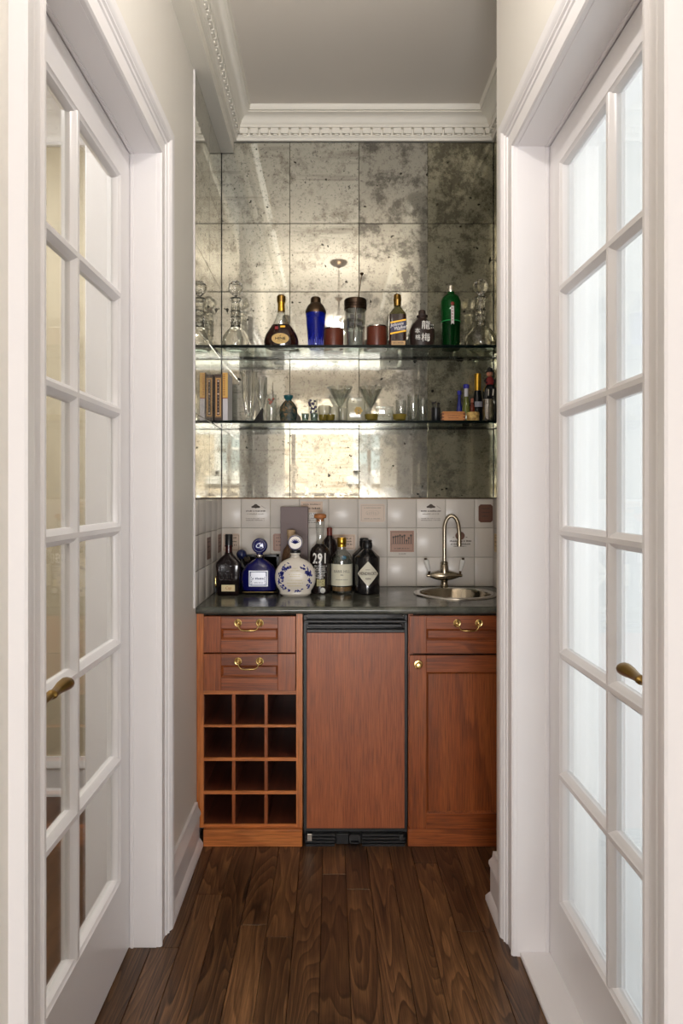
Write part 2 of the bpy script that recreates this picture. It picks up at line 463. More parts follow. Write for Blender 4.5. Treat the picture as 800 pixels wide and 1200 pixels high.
# ---- door casings (mitred), jambs
prof = [(0, 0), (0, .012), (.004, .017), (.012, .017), (.016, .012), (.052, .014), (.055, .018), (.062, .019), (.066, .024), (.074, .022), (.080, .027), (.086, .030), (.106, .030), (.110, .026), (.110, 0)]
def casing(xw, s, y0, y1, zt):
    b = MB(); path = []
    rs = []
    for (yy, zz, oy, oz) in ((y0, 0, -1, 0), (y0, zt, -1, 1), (y1, zt, 1, 1), (y1, 0, 1, 0)):
        rs.append([(xw + s*p, yy + oy*t, zz + oz*t) for t, p in prof])
    b.rings(rs); return b
struct('trim_5', casing(XL, 1, LD[0], LD[1], HT), M['trim'], label='white moulded casing around the left door')
struct('trim_6', casing(XR, -1, RD[0], RD[1], HT), M['trim'], label='white moulded casing around the right door')
def jamb(xa, xb, y0, y1, zt, xs0, xs1):
    b = MB(); t = .012
    b.box(xa, xb, y0, y0+t, 0, zt).box(xa, xb, y1-t, y1, 0, zt).box(xa, xb, y0+t, y1-t, zt-t, zt)
    # small bead beside the leaf
    b.box(xs0, xs1, y1-t-.004, y1-t, 0, zt-t).box(xs0, xs1, y0+t, y0+t+.004, 0, zt-t).box(xs0, xs1, y0+t, y1-t, zt-t-.004, zt-t)
    return b
struct('trim_7', jamb(XL-.139, XL+.001, LD[0]-.010, LD[1]+.010, HT+.010, XL-.066, XL-.074), M['trim'], label='white lining of the left doorway')
struct('trim_8', jamb(XR-.001, XR+.139, RD[0]-.010, RD[1]+.010, HT+.010, XR+.080, XR+.088), M['trim'], label='white lining of the right doorway')
struct('trim_9', MB().box(XR+.006, XR+.14, RD[0]+.001, RD[1]-.001, 0, .014, .003), M['trim'], label='white sill board under the right door')

# ---- glazed doors
def glazed_door(name, s, xf, y0, y1, z0, z1, g0, g1, label):
    # s = -1: leaf lies at x < xf (left door); s = +1: at x > xf
    root = bpy.data.objects.new(name, None); C.objects.link(root); root.location = (xf, y1, 0); root['kind'] = 'structure'; root['label'] = label
    T = .040; st = .095; c = .013; ym = (y0+y1)/2
    X = lambda t: xf + s*t
    def stile(ya, yb, inner):   # inner: +1 glass on the higher-y side
        if inner > 0: poly = [(X(0), ya), (X(0), yb-c), (X(.003), yb-c+.002), (X(.006), yb-.005), (X(.016), yb), (X(T-.016), yb), (X(T), yb-c), (X(T), ya)]
        else: poly = [(X(0), yb), (X(0), ya+c), (X(.003), ya+c-.002), (X(.006), ya+.005), (X(.016), ya), (X(T-.016), ya), (X(T), ya+c), (X(T), yb)]
        return MB().prism(poly, 'z', z0, z1)
    wpart('stile', stile(y0, y0+st, 1), M['trim'], root); wpart('stile', stile(y1-st, y1, -1), M['trim'], root)
    def rail(za, zb, up):
        if up: poly = [(X(0), za), (X(0), zb-c), (X(.003), zb-c+.002), (X(.006), zb-.005), (X(.016), zb), (X(T-.016), zb), (X(T), zb-c), (X(T), za)]
        else: poly = [(X(0), zb), (X(0), za+c), (X(.003), za+c-.002), (X(.006), za+.005), (X(.016), za), (X(T-.016), za), (X(T), za+c), (X(T), zb)]
        return MB().prism([(p[0], p[1]) for p in poly], 'y', y0+st-c, y1-st+c)
    wpart('rail', rail(z0, g0, True), M['trim'], root); wpart('rail', rail(g1, z1, False), M['trim'], root)
    hw, hf = .019, .006
    mp = [(0, -hf), (.003, -hf-.002), (.005, -hf-.006), (.014, -hw), (T-.014, -hw), (T, -hf), (T, hf), (T-.014, hw), (.014, hw), (.005, hf+.006), (.003, hf+.002), (0, hf)]
    wpart('muntin', MB().prism([(X(.0004+t*.98), ym+q) for t, q in mp], 'z', g0-.01, g1+.01), M['trim'], root)
    zs = [g0 + (g1-g0)*k/6 for k in range(7)]
    for z in zs[1:-1]:
        wpart('muntin', MB().prism([(X(t), z+q) for t, q in mp], 'y', y0+st-.01, y1-st+.01), M['trim'], root)
    gx0, gx1 = X(.018), X(.022)
    for k in range(6):
        for ya, yb in ((y0+st, ym-hw), (ym+hw, y1-st)):
            za = zs[k] + (hw if k else 0); zb = zs[k+1] - (hw if k < 5 else 0)
            link('pane', MB().box(min(gx0, gx1), max(gx0, gx1), ya-.004, yb+.004, za-.004, zb+.004).mesh('pane', root.location), M['pane'], root)
    # lever handle of aged brass on the near stile
    hz = .945 if s < 0 else .988; hy = y0+.055; h = MB()
    h.lathe([(0, 0), (.026, 0), (.026, .004), (.022, .008), (.012, .010), (.010, .03), (.011, .052), (0, .054)], seg=20)
    h.xf(Matrix.Translation((X(0), hy, hz)) @ Matrix.Rotation(-s*PI/2, 4, 'Y'))
    out = X(-.052)
    pts = [(0, 0), (.02, 0), (.045, .001), (.062, .002), (.066, .002), (.072, .002), (.078, .002), (.10, .003), (.125, .004), (.140, .004), (.150, .004), (.156, .004)]
    rad = [.008, .009, .0085, .008, .0115, .012, .009, .0115, .0155, .0165, .012, .003]
    h.tube([(out, hy-.008+p*1.06, hz+q) for p, q in pts], rad, 12, flat=.8)
    wpart('handle', h, M['agedbrass'], root, 'aged brass lever handle')
    return root
glazed_door('door_1', -1, -.596, LD[0]+.004, LD[1]-.004, .006, HT-.006, .253, 2.232, 'white twelve-pane glazed door on the left, showing a beige side room')
glazed_door('door_2', 1, .632, RD[0]+.004, RD[1]-.004, .016, HT-.006, .220, 2.247, 'white twelve-pane glazed door on the right, bright with daylight')
# sheer curtain behind right door
cm = bpy.data.materials.new('sheer_curtain'); cm.use_nodes = True; cm.node_tree.nodes.clear()
o_ = nd(cm, 'ShaderNodeOutputMaterial'); a_ = nd(cm, 'ShaderNodeBsdfTranslucent'); d_ = nd(cm, 'ShaderNodeBsdfDiffuse'); x_ = nd(cm, 'ShaderNodeMixShader')
a_.inputs[0].default_value = (.94, .95, .95, 1); d_.inputs[0].default_value = (.92, .93, .93, 1); x_.inputs[0].default_value = .25
lk(cm, a_.outputs[0], x_.inputs[1]); lk(cm, d_.outputs[0], x_.inputs[2]); lk(cm, x_.outputs[0], o_.inputs[0])
b = MB(); n = 160; rs = []
for z in (.02, 2.48):
    rs.append([(.712+.006*math.sin(i*.9)+.003*math.sin(i*2.3), .55+2.0*i/n*.97, z) for i in range(n+1)])
rv = [[b.bm.verts.new(p) for p in r] for r in rs]
for i in range(n): b.bm.faces.new((rv[0][i], rv[0][i+1], rv[1][i+1], rv[1][i]))
cur = link('sheer_curtain', b.mesh('sheer_curtain', (0, 0, 0), 80), cm, label='sheer white curtain glowing with daylight behind the right glazed door', cat='curtain')
bmesh_c = MB().tube([(.712, .5, 2.49), (.712, 2.05, 2.49)], .008, 10)
rod = part('curtain_rod', bmesh_c, M['steel'], cur)

# ---- baseboards
struct('baseboard_left', MB().sweep([(XL, LD[1]+.11), (XL, 2.60)], bb, -1), M['trim'])
struct('baseboard_left_near', MB().sweep([(XL, -1.2), (XL, LD[0]-.11)], bb, -1), M['trim'])
struct('baseboard_right', MB().sweep([(XR, RD[1]+.11), (XR, 2.23), (XN, 2.23), (XN, 2.59)], bb, 1), M['trim'])
struct('baseboard_right_near', MB().sweep([(XR, -1.2), (XR, RD[0]-.11)], bb, 1), M['trim'])
# ---- cornice with dentils
cp = [(0, 2.995), (.013, 2.995), (.016, 3.000), (.016, 3.006), (.021, 3.010), (.021, 3.017), (.014, 3.019), (.014, 3.047), (.034, 3.047), (.034, 3.058),
      (.038, 3.061), (.042, 3.070), (.050, 3.082), (.062, 3.091), (.076, 3.095), (.076, 3.099), (.084, 3.101), (.086, 3.118), (.090, CZ), (0, CZ)]
corn = struct('trim_10', MB().sweep([(-.456, -1.2), (-.456, YB), (XN, YB), (XN, 2.23), (XR, 2.23), (XR, -1.2)], cp, -1), M['cornice'], label='white cornice with a row of dentils')
dm = MB().box(-.0185, .0185, -.019, 0, 3.020, 3.046, .001).box(-.006, .012, -.012, 0, 3.014, 3.020).mesh('dentil'); dm.materials.append(M['cornice'])
k = 0
x = -.456+.05
while x < XN-.03:
    o = link('dentil', dm, None, corn, (x, YB-.0135, 0)); x += .0475
y = YB-.05
while y > .95:
    o = link('dentil', dm, None, corn, (-.456+.0135, y, 0)); o.rotation_euler.z = PI/2; y -= .0475
y = YB-.05
while y > 2.27:
    o = link('dentil', dm, None, corn, (XN-.0135, y, 0)); o.rotation_euler.z = -PI/2; y -= .0475

# ---- mirror tiles
zr = [1.327, 1.649, 1.973, 2.293, 2.613, 2.993]
def mtile(parent, a0, a1, z0, z1, mt, wall, loc):
    g = .0009
    w_, h_ = a1-a0-2*g, z1-z0-2*g
    me = MB().box(-w_/2, w_/2, -.005, 0, -h_/2, h_/2, .0012).mesh('mirror_tile')
    o = link('mirror_tile', me, mt, parent, loc)
    if wall == 'L': o.rotation_euler.z = PI/2
    if wall == 'R': o.rotation_euler.z = -PI/2
xs = [-.5165, -.194, .130, .452, .7625]
mats = ['mir_a', 'mir_a', 'mir_b', 'mir_c']
for i in range(4):
    for j in range(5):
        mt = M[mats[i]]
        if i == 3 and j < 3: mt = M['mir_c']
        mtile(wall_back, xs[i], xs[i+1], zr[j], zr[j+1], mt, 'B', ((xs[i]+xs[i+1])/2, YB+.005, (zr[j]+zr[j+1])/2))
zl = zr[:-1] + [2.940]
for y0, y1 in ((2.876, 3.192), (2.575, 2.876)):
    for j in range(5):
        mtile(wall_left, y0, y1, zl[j], zl[j+1], M['mir_a'], 'L', (XL, (y0+y1)/2, (zl[j]+zl[j+1])/2))
for y0, y1 in ((2.876, 3.192), (2.552, 2.876), (2.245, 2.552)):
    for j in range(5):
        mtile(wall_right, y0, y1, zr[j], zr[j+1], M['mir_c'], 'R', (XN, (y0+y1)/2, (zr[j]+zr[j+1])/2))
struct('trim_11', MB().box(XL+.0015, XL+.0075, 3.190, 3.1985, 1.327, 2.94), M['blackgloss'], label='black joint in the left mirror corner')
struct('trim_12', MB().box(XN-.0075, XN-.0015, 3.190, 3.1985, 1.327, 2.99), M['blackgloss'], label='black joint in the right mirror corner')
b = MB().box(XL+.002, XN-.002, 3.192, 3.199, 1.3225, 1.3262).box(XL+.001, XL+.008, 2.575, 3.192, 1.3225, 1.3262).box(XN-.008, XN-.001, 2.245, 3.192, 1.3225, 1.3262)
struct('trim_13', b, M['bronze'], label='thin dark strip between mirror and tiles')
struct('trim_14', MB().box(XL, XL+.006, 2.566, 2.5745, .912, 2.94, .001), M['trim'], label='white edge strip where the mirror starts')
# ---- ceramic tiles
tz = [.9125, 1.0495, 1.1865, 1.3225]
xe = [-.5125, -.4212, -.2848, -.1484, -.012, .1248, .2612, .398, .534, .670, .7585]
b = MB().box(XL+.001, XN-.001, 3.1985, 3.2055, .912, 1.3225); link('grout_bed', b.mesh('grout_bed'), M['grout'], wall_back)
link('grout_bed', MB().box(XL, XL+.0015, 2.575, 3.199, .912, 1.3225).mesh('g'), M['grout'], wall_left)
link('grout_bed', MB().box(XN-.0015, XN, 2.245, 3.199, .912, 1.3225).mesh('g'), M['grout'], wall_right)
def ctile(parent, wd, loc, rz=0):
    me = MB().box(-wd/2+.0011, wd/2-.0011, -.006, .001, -.0674, .0674, .0022, 2).mesh('ceramic_tile')
    o = link('ceramic_tile', me, M['tile'], parent, loc); o.rotation_euler.z = rz; return o
back_tiles = {}
for i in range(10):
    for j in range(3):
        back_tiles[i, 2-j] = ctile(wall_back, xe[i+1]-xe[i], ((xe[i]+xe[i+1])/2, 3.1985, (tz[j]+tz[j+1])/2))
lt = {}
ye = [3.192-.137*k for k in range(5)] + [2.576]
for i in range(5):
    for j in range(3): lt[i, 2-j] = ctile(wall_left, ye[i]-ye[i+1], (XL+.0015, (ye[i]+ye[i+1])/2, (tz[j]+tz[j+1])/2), PI/2)
rt = {}
ye2 = [3.192-.137*k for k in range(7)]
for i in range(6):
    for j in range(3): rt[i, 2-j] = ctile(wall_right, .137, (XN-.0015, (ye2[i]+ye2[i+1])/2, (tz[j]+tz[j+1])/2), -PI/2)
YT = -.0062
def rrect(mb, x0, x1, z0, z1, r, y, t=.0004, cut=False):
    pts = []
    for cx, cz, a0 in ((x1-r, z1-r, 0), (x0+r, z1-r, 90), (x0+r, z0+r, 180), (x1-r, z0+r, 270)):
        for k in range(2 if cut else 5):
            a = math.radians(a0+90*k/(1 if cut else 4)); pts.append((cx+r*math.cos(a), cz+r*math.sin(a)))
    mb.prism(pts, 'y', y-t, y); return mb
def ring(mb, x0, x1, z0, z1, w_, y, t=.0003):
    for a in ((x0, x1, z0, z0+w_), (x0, x1, z1-w_, z1), (x0, x0+w_, z0, z1), (x1-w_, x1, z0, z1)): mb.box(a[0], a[1], y-t, y, a[2], a[3])
    return mb
def disc(mb, cx, cz, rx, rz, y, t=.0003, n=18):
    mb.prism([(cx+rx*math.cos(2*PI*k/n), cz+rz*math.sin(2*PI*k/n)) for k in range(n)], 'y', y-t, y); return mb
P_pink = mat('plaque_pink', (206, 186, 168), .4); P_brown = mat('plaque_brown', (158, 118, 96), .4); P_dark = mat('plaque_dark', (112, 72, 56), .4)
P_tan = mat('plaque_tan', (200, 172, 148), .4)
def crest(t):   # wine crest and lines of small print
    b = MB()
    disc(b, 0, .034, .010, .010, YT)
    for s_ in (-1, 1): b.prism([(s_*.006, .040), (s_*.021, .032), (s_*.019, .026), (s_*.006, .026)], 'y', YT-.0003, YT)
    b.tube([(.026, YT, .036), (.034, YT, .030), (.046, YT, .024)], .0006, 4)
    scribble(b, -.046, .046, .008, .0075, YT-.0003)
    part('printed_crest', b, M['ink'], t, 'dark brown wine crest')
    b = MB(); scribble(b, -.040, .038, -.005, .006, YT-.0003); scribble(b, -.046, .044, -.026, .005, YT-.0003); scribble(b, -.046, .044, -.034, .005, YT-.0003)
    part('printed_lettering', b, M['inklight'], t)
crest(back_tiles[1, 0]); crest(back_tiles[7, 0])
def plaque(t, x0, x1, z0, z1, mt, r=.008, scene_=0, cut=False, ln=3, nm='printed_plaque', lab=None):
    p = part(nm, rrect(MB(), x0, x1, z0, z1, r, YT, cut=cut), mt, t, lab)
    b = MB(); y = YT-.0005
    ring(b, x0+.006, x1-.006, z0+.006, z1-.006, .0012, y)
    if scene_ == 1:     # little street scene
        zc = z0+(z1-z0)*.38
        b.box(x0+.006, x1-.006, y-.0003, y, zc, zc+.0015)
        rr = random.Random(5)
        for k in range(9):
            xx = x0+.014+(x1-x0-.03)*k/8; h_ = rr.uniform(.012, .038)
            b.box(xx, xx+.004, y-.0003, y, zc, zc+h_); disc(b, xx+.002, zc+h_+.003, .005, .005, y)
        scribble(b, x0+.02, x1-.02, z0+.014, .006, y)
    elif scene_ == 2:
        cx, cz = (x0+x1)/2, (z0+z1)/2
        for k in range(7): b.tube([(cx-.024+.007*k, y, cz-.008), (cx-.022+.007*k, y, cz+.008-.002*abs(k-3))], .0007, 4)
        b.torus((cx, y, cz), .030, .0006, 'y', 24, 4, 1, .42)
        scribble(b, x0+.018, x1-.018, z1-.020, .005, y); scribble(b, x0+.018, x1-.018, z0+.013, .005, y)
    else:
        for k in range(ln): scribble(b, x0+.015, x1-.015, z1-.022-(z1-z0-.03)*k/max(1, ln), .007, y)
    part('printed_lettering', b, M['inklight'] if scene_ == 2 else M['ink'], t)
plaque(back_tiles[5, 0], -.058, .058, -.040, .044, P_pink, .008, 2, lab='pale pink wine label print')
plaque(back_tiles[9, 0], -.026, .0405, -.042, .042, P_dark, .009, 0, True, 3, lab='dark brown wine label print')
plaque(back_tiles[6, 1], -.055, .057, -.044, .056, P_brown, .002, 1, lab='brown wine label print with figures')
b = MB(); scribble(b, -.014, .020, -.054, .004, YT-.0003); part('printed_caption', b, M['ink'], back_tiles[6, 1])
plaque(back_tiles[4, 1], -.054, .056, -.032, .038, P_tan, .003, 0, False, 3, lab='tan wine label print')
plaque(back_tiles[2, 1], -.056, .056, -.040, .042, P_brown, .010, 0, False, 3)
plaque(back_tiles[0, 1], -.0400, .040, -.040, .042, P_pink, .008, 0, False, 3)
b = MB(); disc(b, 0, .032, .022, .020, YT); part('printed_emblem', b, P_dark, back_tiles[8, 1], 'round brown emblem')
b = MB()
for s_ in (-1, 1): b.tube([(s_*.026, YT, .026), (s_*.034, YT, .024)], .0012, 4)
scribble(b, -.048, .052, .004, .008, YT-.0003); scribble(b, -.044, .048, -.010, .007, YT-.0003); scribble(b, -.03, .03, -.019, .004, YT-.0003)
part('printed_lettering', b, M['ink'], back_tiles[8, 1])
t3 = back_tiles[3, 0]
part('printed_plaque', rrect(MB(), -.062, .040, .004, .056, .002, YT), P_tan, t3)
b = MB()
for k in range(5): scribble(b, -.058, .030, -.004-.010*k, .005, YT-.0003)
scribble(b, -.05, .03, .040, .006, YT-.0006); scribble(b, -.03, .03, .020, .009, YT-.0006)
part('printed_lettering', b, M['ink'], t3)
plaque(lt[0, 1], -.045, .045, -.040, .044, P_dark, .006, 0, False, 3)
plaque(lt[2, 1], -.045, .045, -.046, .046, P_dark, .006, 0, False, 3)
plaque(rt[0, 1], -.045, .045, -.040, .044, mat('plaque_ochre', (190, 158, 106), .4), .004, 0, False, 3)

# ---- outdoors behind the viewer: a pale brick house across the street
bm_ = mat('pale_brick', (214, 196, 176), .8)
br = nd(bm_, 'ShaderNodeTexBrick'); br.inputs['Scale'].default_value = 3.2
br.inputs['Color1'].default_value = lin((222, 206, 188)); br.inputs['Color2'].default_value = lin((204, 182, 160)); br.inputs['Mortar'].default_value = lin((232, 224, 214))
tc = nd(bm_, 'ShaderNodeTexCoord'); mp = nd(bm_, 'ShaderNodeMapping'); mp.inputs['Rotation'].default_value = (PI/2, 0, 0)
lk(bm_, tc.outputs['Object'], mp.inputs[0]); lk(bm_, mp.outputs[0], br.inputs[0]); lk(bm_, br.outputs[0], bsdf(bm_).inputs['Base Color'])
hs = thing('brick_house', 'pale brick house front across the street, reflected in the mirror tiles', 'building', (0, -9, -3))
wpart('wall', MB().box(-9, 9, -9.4, -9, -3, 6.5), bm_, hs)
dk = mat('house_window_glass', (176, 186, 192), .1)
for xc in (-6, -4.2, -2.2, 1.05, 3.2, 6):
    f = wpart('window_frame', ring(MB(), xc-.55, xc+.55, .6+1.2, 3.0, .12, -8.97, .1).box(xc-.5, xc+.5, -9.0, -8.95, 2.38, 2.44).box(xc-.7, xc+.7, -9.0, -8.85, 1.62, 1.8), M['trim'], hs)
    wpart('pane', MB().box(xc-.45, xc+.45, -9.01, -8.985, 1.9, 2.9), dk, f)
struct('trim_15', MB().box(-9, 9, -9, -4.56, -3.1, -3.0), mat('street', (150, 146, 140), .9), label='pale street below the rear window')
# ================================================================== cabinets
DF = 2.62
def fx(x): return PX(x, DF)
def fz(y): return PZ(y, DF)
def bail(mb, xc, zc, hw, yf, drop=.030):
    for s_ in (-1, 1):
        mb2 = MB().lathe([(0, 0), (.0145, 0), (.0150, .002), (.012, .0035), (.010, .003), (.007, .006), (.004, .010), (0, .011)], seg=18)
        mb2.xf(Matrix.Translation((xc+s_*hw, yf, zc)) @ Matrix.Rotation(PI/2, 4, 'X'))
        me = mb2.mesh('tmp'); mb.bm.from_mesh(me); bpy.data.meshes.remove(me)
        mb.sphere((xc+s_*hw, yf-.016, zc-.001), .0045, seg=10, n=6)
    yo = yf-.016; n = 16; pts = []; rad = []
    for k in range(n+1):
        u = -1+2*k/n; a = abs(u)
        x_ = xc + u*hw*(1.0 if a > .8 else .98)
        z_ = zc - drop*(1-(a**4.5)); pts.append((xc+hw*math.copysign(a**.75, u), yo-.006*(1-a), z_))
        rad.append(.0022 + .0018*(1-a)*(1 if k % 2 else .55))
    mb.tube(pts, rad, 8)
    return mb
def shaker_front(name, x0, x1, z0, z1, px0, px1, pz0, pz1, yf, parent, hm, vm, t=.020):
    # frame and recessed panel with a small inner bevel
    root = part(name, MB().box(x0+.002, x1-.002, yf+t-.004, yf+t, z0+.002, z1-.002).xf(Matrix.Translation(-rootloc(parent))), hm, parent)
    # use bevelled rails as the thing's own frame pieces
    for nm, a, mt in (('stile', (x0, px0, z0, z1), vm), ('stile', (px1, x1, z0, z1), vm), ('rail', (px0, px1, z0, pz0), hm), ('rail', (px0, px1, pz1, z1), hm)):
        wpart(nm, MB().box(a[0], a[1], yf, yf+t, a[2], a[3], .0012), mt, root)
    b = MB(); d = .008
    # sloped inner moulding
    o = [(px0, pz0), (px1, pz0), (px1, pz1), (px0, pz1)]; i_ = [(px0+d, pz0+d), (px1-d, pz0+d), (px1-d, pz1-d), (px0+d, pz1-d)]
    va = [b.bm.verts.new((p[0], yf+.003, p[1])) for p in o]; vb = [b.bm.verts.new((p[0], yf+.010, p[1])) for p in i_]
    for k in range(4): b.bm.faces.new((va[k], va[(k+1) % 4], vb[(k+1) % 4], vb[k]))
    b.bm.faces.new(vb)
    wpart('panel', b, vm if (pz1-pz0) > (px1-px0) else hm, root)
    return root
cab = thing('wine_rack_cabinet', 'mahogany base cabinet with two drawers above a twelve-hole wine rack', 'cabinet', (fx(290), 2.9, 0))
x0, x1, x2, x3 = -.516, fx(238.5), fx(347), fx(354.3)
wpart('side_panel', MB().box(x0, x1, DF, 3.18, .063, .883), M['mahog_l'], cab, 'lighter orange stile')
wpart('side_panel', MB().box(x2, x3, DF, 3.18, .063, .883), M['mahog_l'], cab)
wpart('back_panel', MB().box(x1, x2, 3.16, 3.18, .063, .883), M['mahog_shade'], cab)
wpart('rail', MB().box(x1, x2, DF+.001, DF+.02, fz(721)+.001, .883), M['gap'], cab)
zz = [814, 849.5, 852.5, 888, 892, 927, 931, 966]
xx = [238.5, 271.6, 275.7, 309.6, 313.6, 347]
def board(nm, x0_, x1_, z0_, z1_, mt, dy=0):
    p = wpart(nm, MB().box(x0_, x1_, DF+.010, 3.16, z0_+.0005, z1_-.0005), M['mahog_shade'], cab, 'inner board with the cubby shade put into its colour')
    wpart('edging', MB().box(x0_, x1_, DF+dy, DF+.010, z0_, z1_, .001), mt, p, 'front edge of the board in the unshaded wood')
for a, c_ in ((814, 809), (852.5, 849.5), (892, 888), (931, 927), (972.5, 966)): board('rack_shelf', x1, x2, fz(a), fz(c_), M['mahog_lx'], .0008)
for a, c_ in ((271.6, 275.7), (309.6, 313.6)):
    for k in range(4): board('divider', fx(a), fx(c_), fz(zz[2*k+1]), fz(zz[2*k]), M['mahog_v'])
for q0, q1 in ((x1, x1+.001), (x2-.001, x2)): wpart('inner_shade', MB().box(q0, q1, DF+.012, 3.15, fz(966), fz(814)), M['mahog_shade'], cab)  # thin sheets carrying the painted shade over the rack's sides
wpart('drawer_box', MB().box(x1+.002, x2-.002, DF+.03, 3.1, fz(808), fz(723)), M['gap'], cab)
wpart('toe_board', MB().box(-.487, x3, 2.598, 2.63, 0, .064, .002), M['mahog_lx'], cab, 'lighter orange toe board')
for (ya, yb, pa, pb, hy) in ((721.5, 763.8, 736, 748.7, 729.3), (765.3, 808.3, 779, 793, 774)):
    d = shaker_front('drawer', fx(239.2), fx(346.4), fz(yb), fz(ya), fx(259.6), fx(325.7), fz(pb), fz(pa), DF-.014, cab, M['mahog_h'], M['mahog_v'])
    wpart('handle', bail(MB(), fx(292), fz(hy), .0415, DF-.014, .026), M['brass'], d, 'brass bail handle')

cb2 = thing('sink_cabinet', 'mahogany base cabinet with a drawer above a panelled door, under the sink', 'cabinet', (.53, 2.9, 0))
r0, r1 = fx(478.2), .762
wpart('side_panel', MB().box(r0, r0+.018, DF, 3.18, .063, .883), M['mahog_v'], cb2)
wpart('side_panel', MB().box(r1-.018, r1, DF, 3.18, .063, .883), M['mahog_v'], cb2)
wpart('carcass_front', MB().box(r0+.018, r1-.018, DF+.008, DF+.02, .063, .883), M['gap'], cb2)
wpart('toe_board', MB().box(fx(477), r1, 2.598, 2.63, 0, .066, .002), M['mahog_h'], cb2)
d = shaker_front('drawer', fx(479), r1-.001, fz(765), fz(721), fx(499), r1-.067, fz(749.4), fz(736.5), DF-.014, cb2, M['mahog_h'], M['mahog_v'])
wpart('handle', bail(MB(), fx(547.3), fz(729.5), .0415, DF-.014, .026), M['brass'], d, 'brass bail handle')
d = shaker_front('door', fx(479), r1-.001, fz(972), fz(767), fx(499), r1-.067, fz(951.5), fz(786.8), DF-.014, cb2, M['mahog_h'], M['mahog_v'])
kb = MB().lathe([(0, 0), (.0165, 0), (.0175, .003), (.016, .006), (.011, .007), (.009, .012), (.0115, .016), (.012, .020), (.009, .024), (0, .026)], seg=24)
kb.xf(Matrix.Translation((fx(489.5), DF-.014, fz(777.6))) @ Matrix.Rotation(PI/2, 4, 'X'))
wpart('knob', kb, M['brass'], d, 'round brass knob')

# ---- undercounter fridge
fr_ = thing('undercounter_fridge', 'black undercounter fridge faced with a reddish mahogany panel, between the cabinets', 'refrigerator', (fx(416), 2.9, 0))
f0, f1 = fx(355.6), fx(476.8)
wpart('body', MB().box(f0, f1, DF+.02, 3.17, .03, .880), M['black'], fr_)
b = MB().box(f0, f0+.012, DF-.004, DF+.02, fz(974), .880, .001).box(f1-.010, f1, DF-.004, DF+.02, fz(974), .880, .001)
wpart('door_frame', b, M['charcoal'], fr_)
b = MB().box(f0+.012, f1-.010, DF+.006, DF+.02, fz(741), .880)
wpart('top_recess', b, M['blackgloss'], fr_)
wpart('top_bar', MB().box(f0+.002, f1-.002, DF-.018, DF+.006, fz(728.8), fz(726), .002), M['charcoal'], fr_)
wpart('handle_bar', MB().box(fx(360.5), fx(470.5), DF-.010, DF+.006, fz(734.7), fz(730.6), .003), M['charcoal'], fr_)
wpart('door_trim', MB().box(f0+.012, f1-.010, DF-.012, DF+.006, fz(740.9), fz(737), .002), M['charcoal'], fr_)
wpart('screw', MB().sphere((fx(472), DF-.0, fz(721.6)), .003, seg=10, n=6), M['steel'], fr_)
wpart('screw', MB().sphere((fx(359.5), DF-.0, fz(722.3)), .0025, seg=10, n=6), M['steel'], fr_)
wpart('wood_panel', MB().box(f0+.0125, f1-.0105, DF-.010, DF+.02, fz(969.3), fz(741), .001), M['veneer'], fr_, 'reddish mahogany door panel')
wpart('bottom_trim', MB().box(f0+.012, f1-.010, DF-.014, DF+.006, fz(972.2), fz(969.3), .001), M['charcoal'], fr_)
wpart('grille_back', MB().box(f0+.004, f1-.004, DF+.0, DF+.02, fz(992)+.012, fz(972)), M['blackgloss'], fr_)
for k, y in enumerate((976.5, 980.5, 984.5, 988.3)):
    wpart('grille_slat', MB().box(fx(366 if k < 1 else 358), fx(392), DF-.016, DF, fz(y+1.1), fz(y-1.1), .001), M['charcoal'] if k == 0 else M['black'], fr_)
    wpart('grille_slat', MB().box(fx(424), fx(470 if k < 1 else 474), DF-.016, DF, fz(y+1.1), fz(y-1.1), .001), M['charcoal'] if k == 0 else M['black'], fr_)
wpart('hinge_bracket', MB().box(fx(360), fx(365.5), DF-.022, DF, fz(982.5), fz(974.2), .001), M['steel'], fr_)
wpart('hinge_bracket', MB().box(fx(467), fx(471.5), DF-.020, DF, fz(982), fz(975), .001), M['charcoal'], fr_)
wpart('latch_box', MB().box(fx(394), fx(408), DF-.022, DF, fz(986), fz(974.2), .002), M['black'], fr_)
wpart('latch_box', ring(MB(), fx(409), fx(421.5), fz(985), fz(974.4), .005, DF-.01, .016).box(fx(409), fx(421.5), DF-.01, DF, fz(985), fz(974.4)), M['charcoal'], fr_)
for x in (368.5, 461.3):
    wpart('foot', MB().lathe([(0, 0), (.018, 0), (.018, .006), (.008, .009), (.007, .035), (0, .035)], (fx(x), DF+.03, 0), 16), M['steel'], fr_)

# ---- worktop with sink hole
SX, SY, SR = .536, 2.955, .178
ct = MB(); yb0, yb1 = 2.614, 3.1905; xa, xb = XL+.0015, XN-.0015; zt, zb = .912, .884
outer = [(xa, yb0), (xb, yb0), (xb, yb1), (xa, yb1)]; hole = [(SX+(SR-.006)*math.cos(2*PI*k/48), SY+(SR-.006)*math.sin(2*PI*k/48)) for k in range(48)]
tmp = bmesh.new(); vo = [tmp.verts.new((p[0], p[1], zt)) for p in outer]; vh = [tmp.verts.new((p[0], p[1], zt)) for p in hole]
es = [tmp.edges.new((L[i], L[(i+1) % len(L)])) for L in (vo, vh) for i in range(len(L))]
bmesh.ops.triangle_fill(tmp, use_beauty=True, edges=es)
tmp.verts.index_update(); fc = [[v.index for v in f.verts] for f in tmp.faces]
fc = [f for f in fc if not all(i >= 4 for i in f)]
co = [v.co.copy() for v in tmp.verts]; tmp.free()
A = [ct.bm.verts.new(c_) for c_ in co]; B = [ct.bm.verts.new((c_.x, c_.y, zb)) for c_ in co]
for f in fc:
    ct.bm.faces.new([A[i] for i in f]); ct.bm.faces.new([B[i] for i in f][::-1])
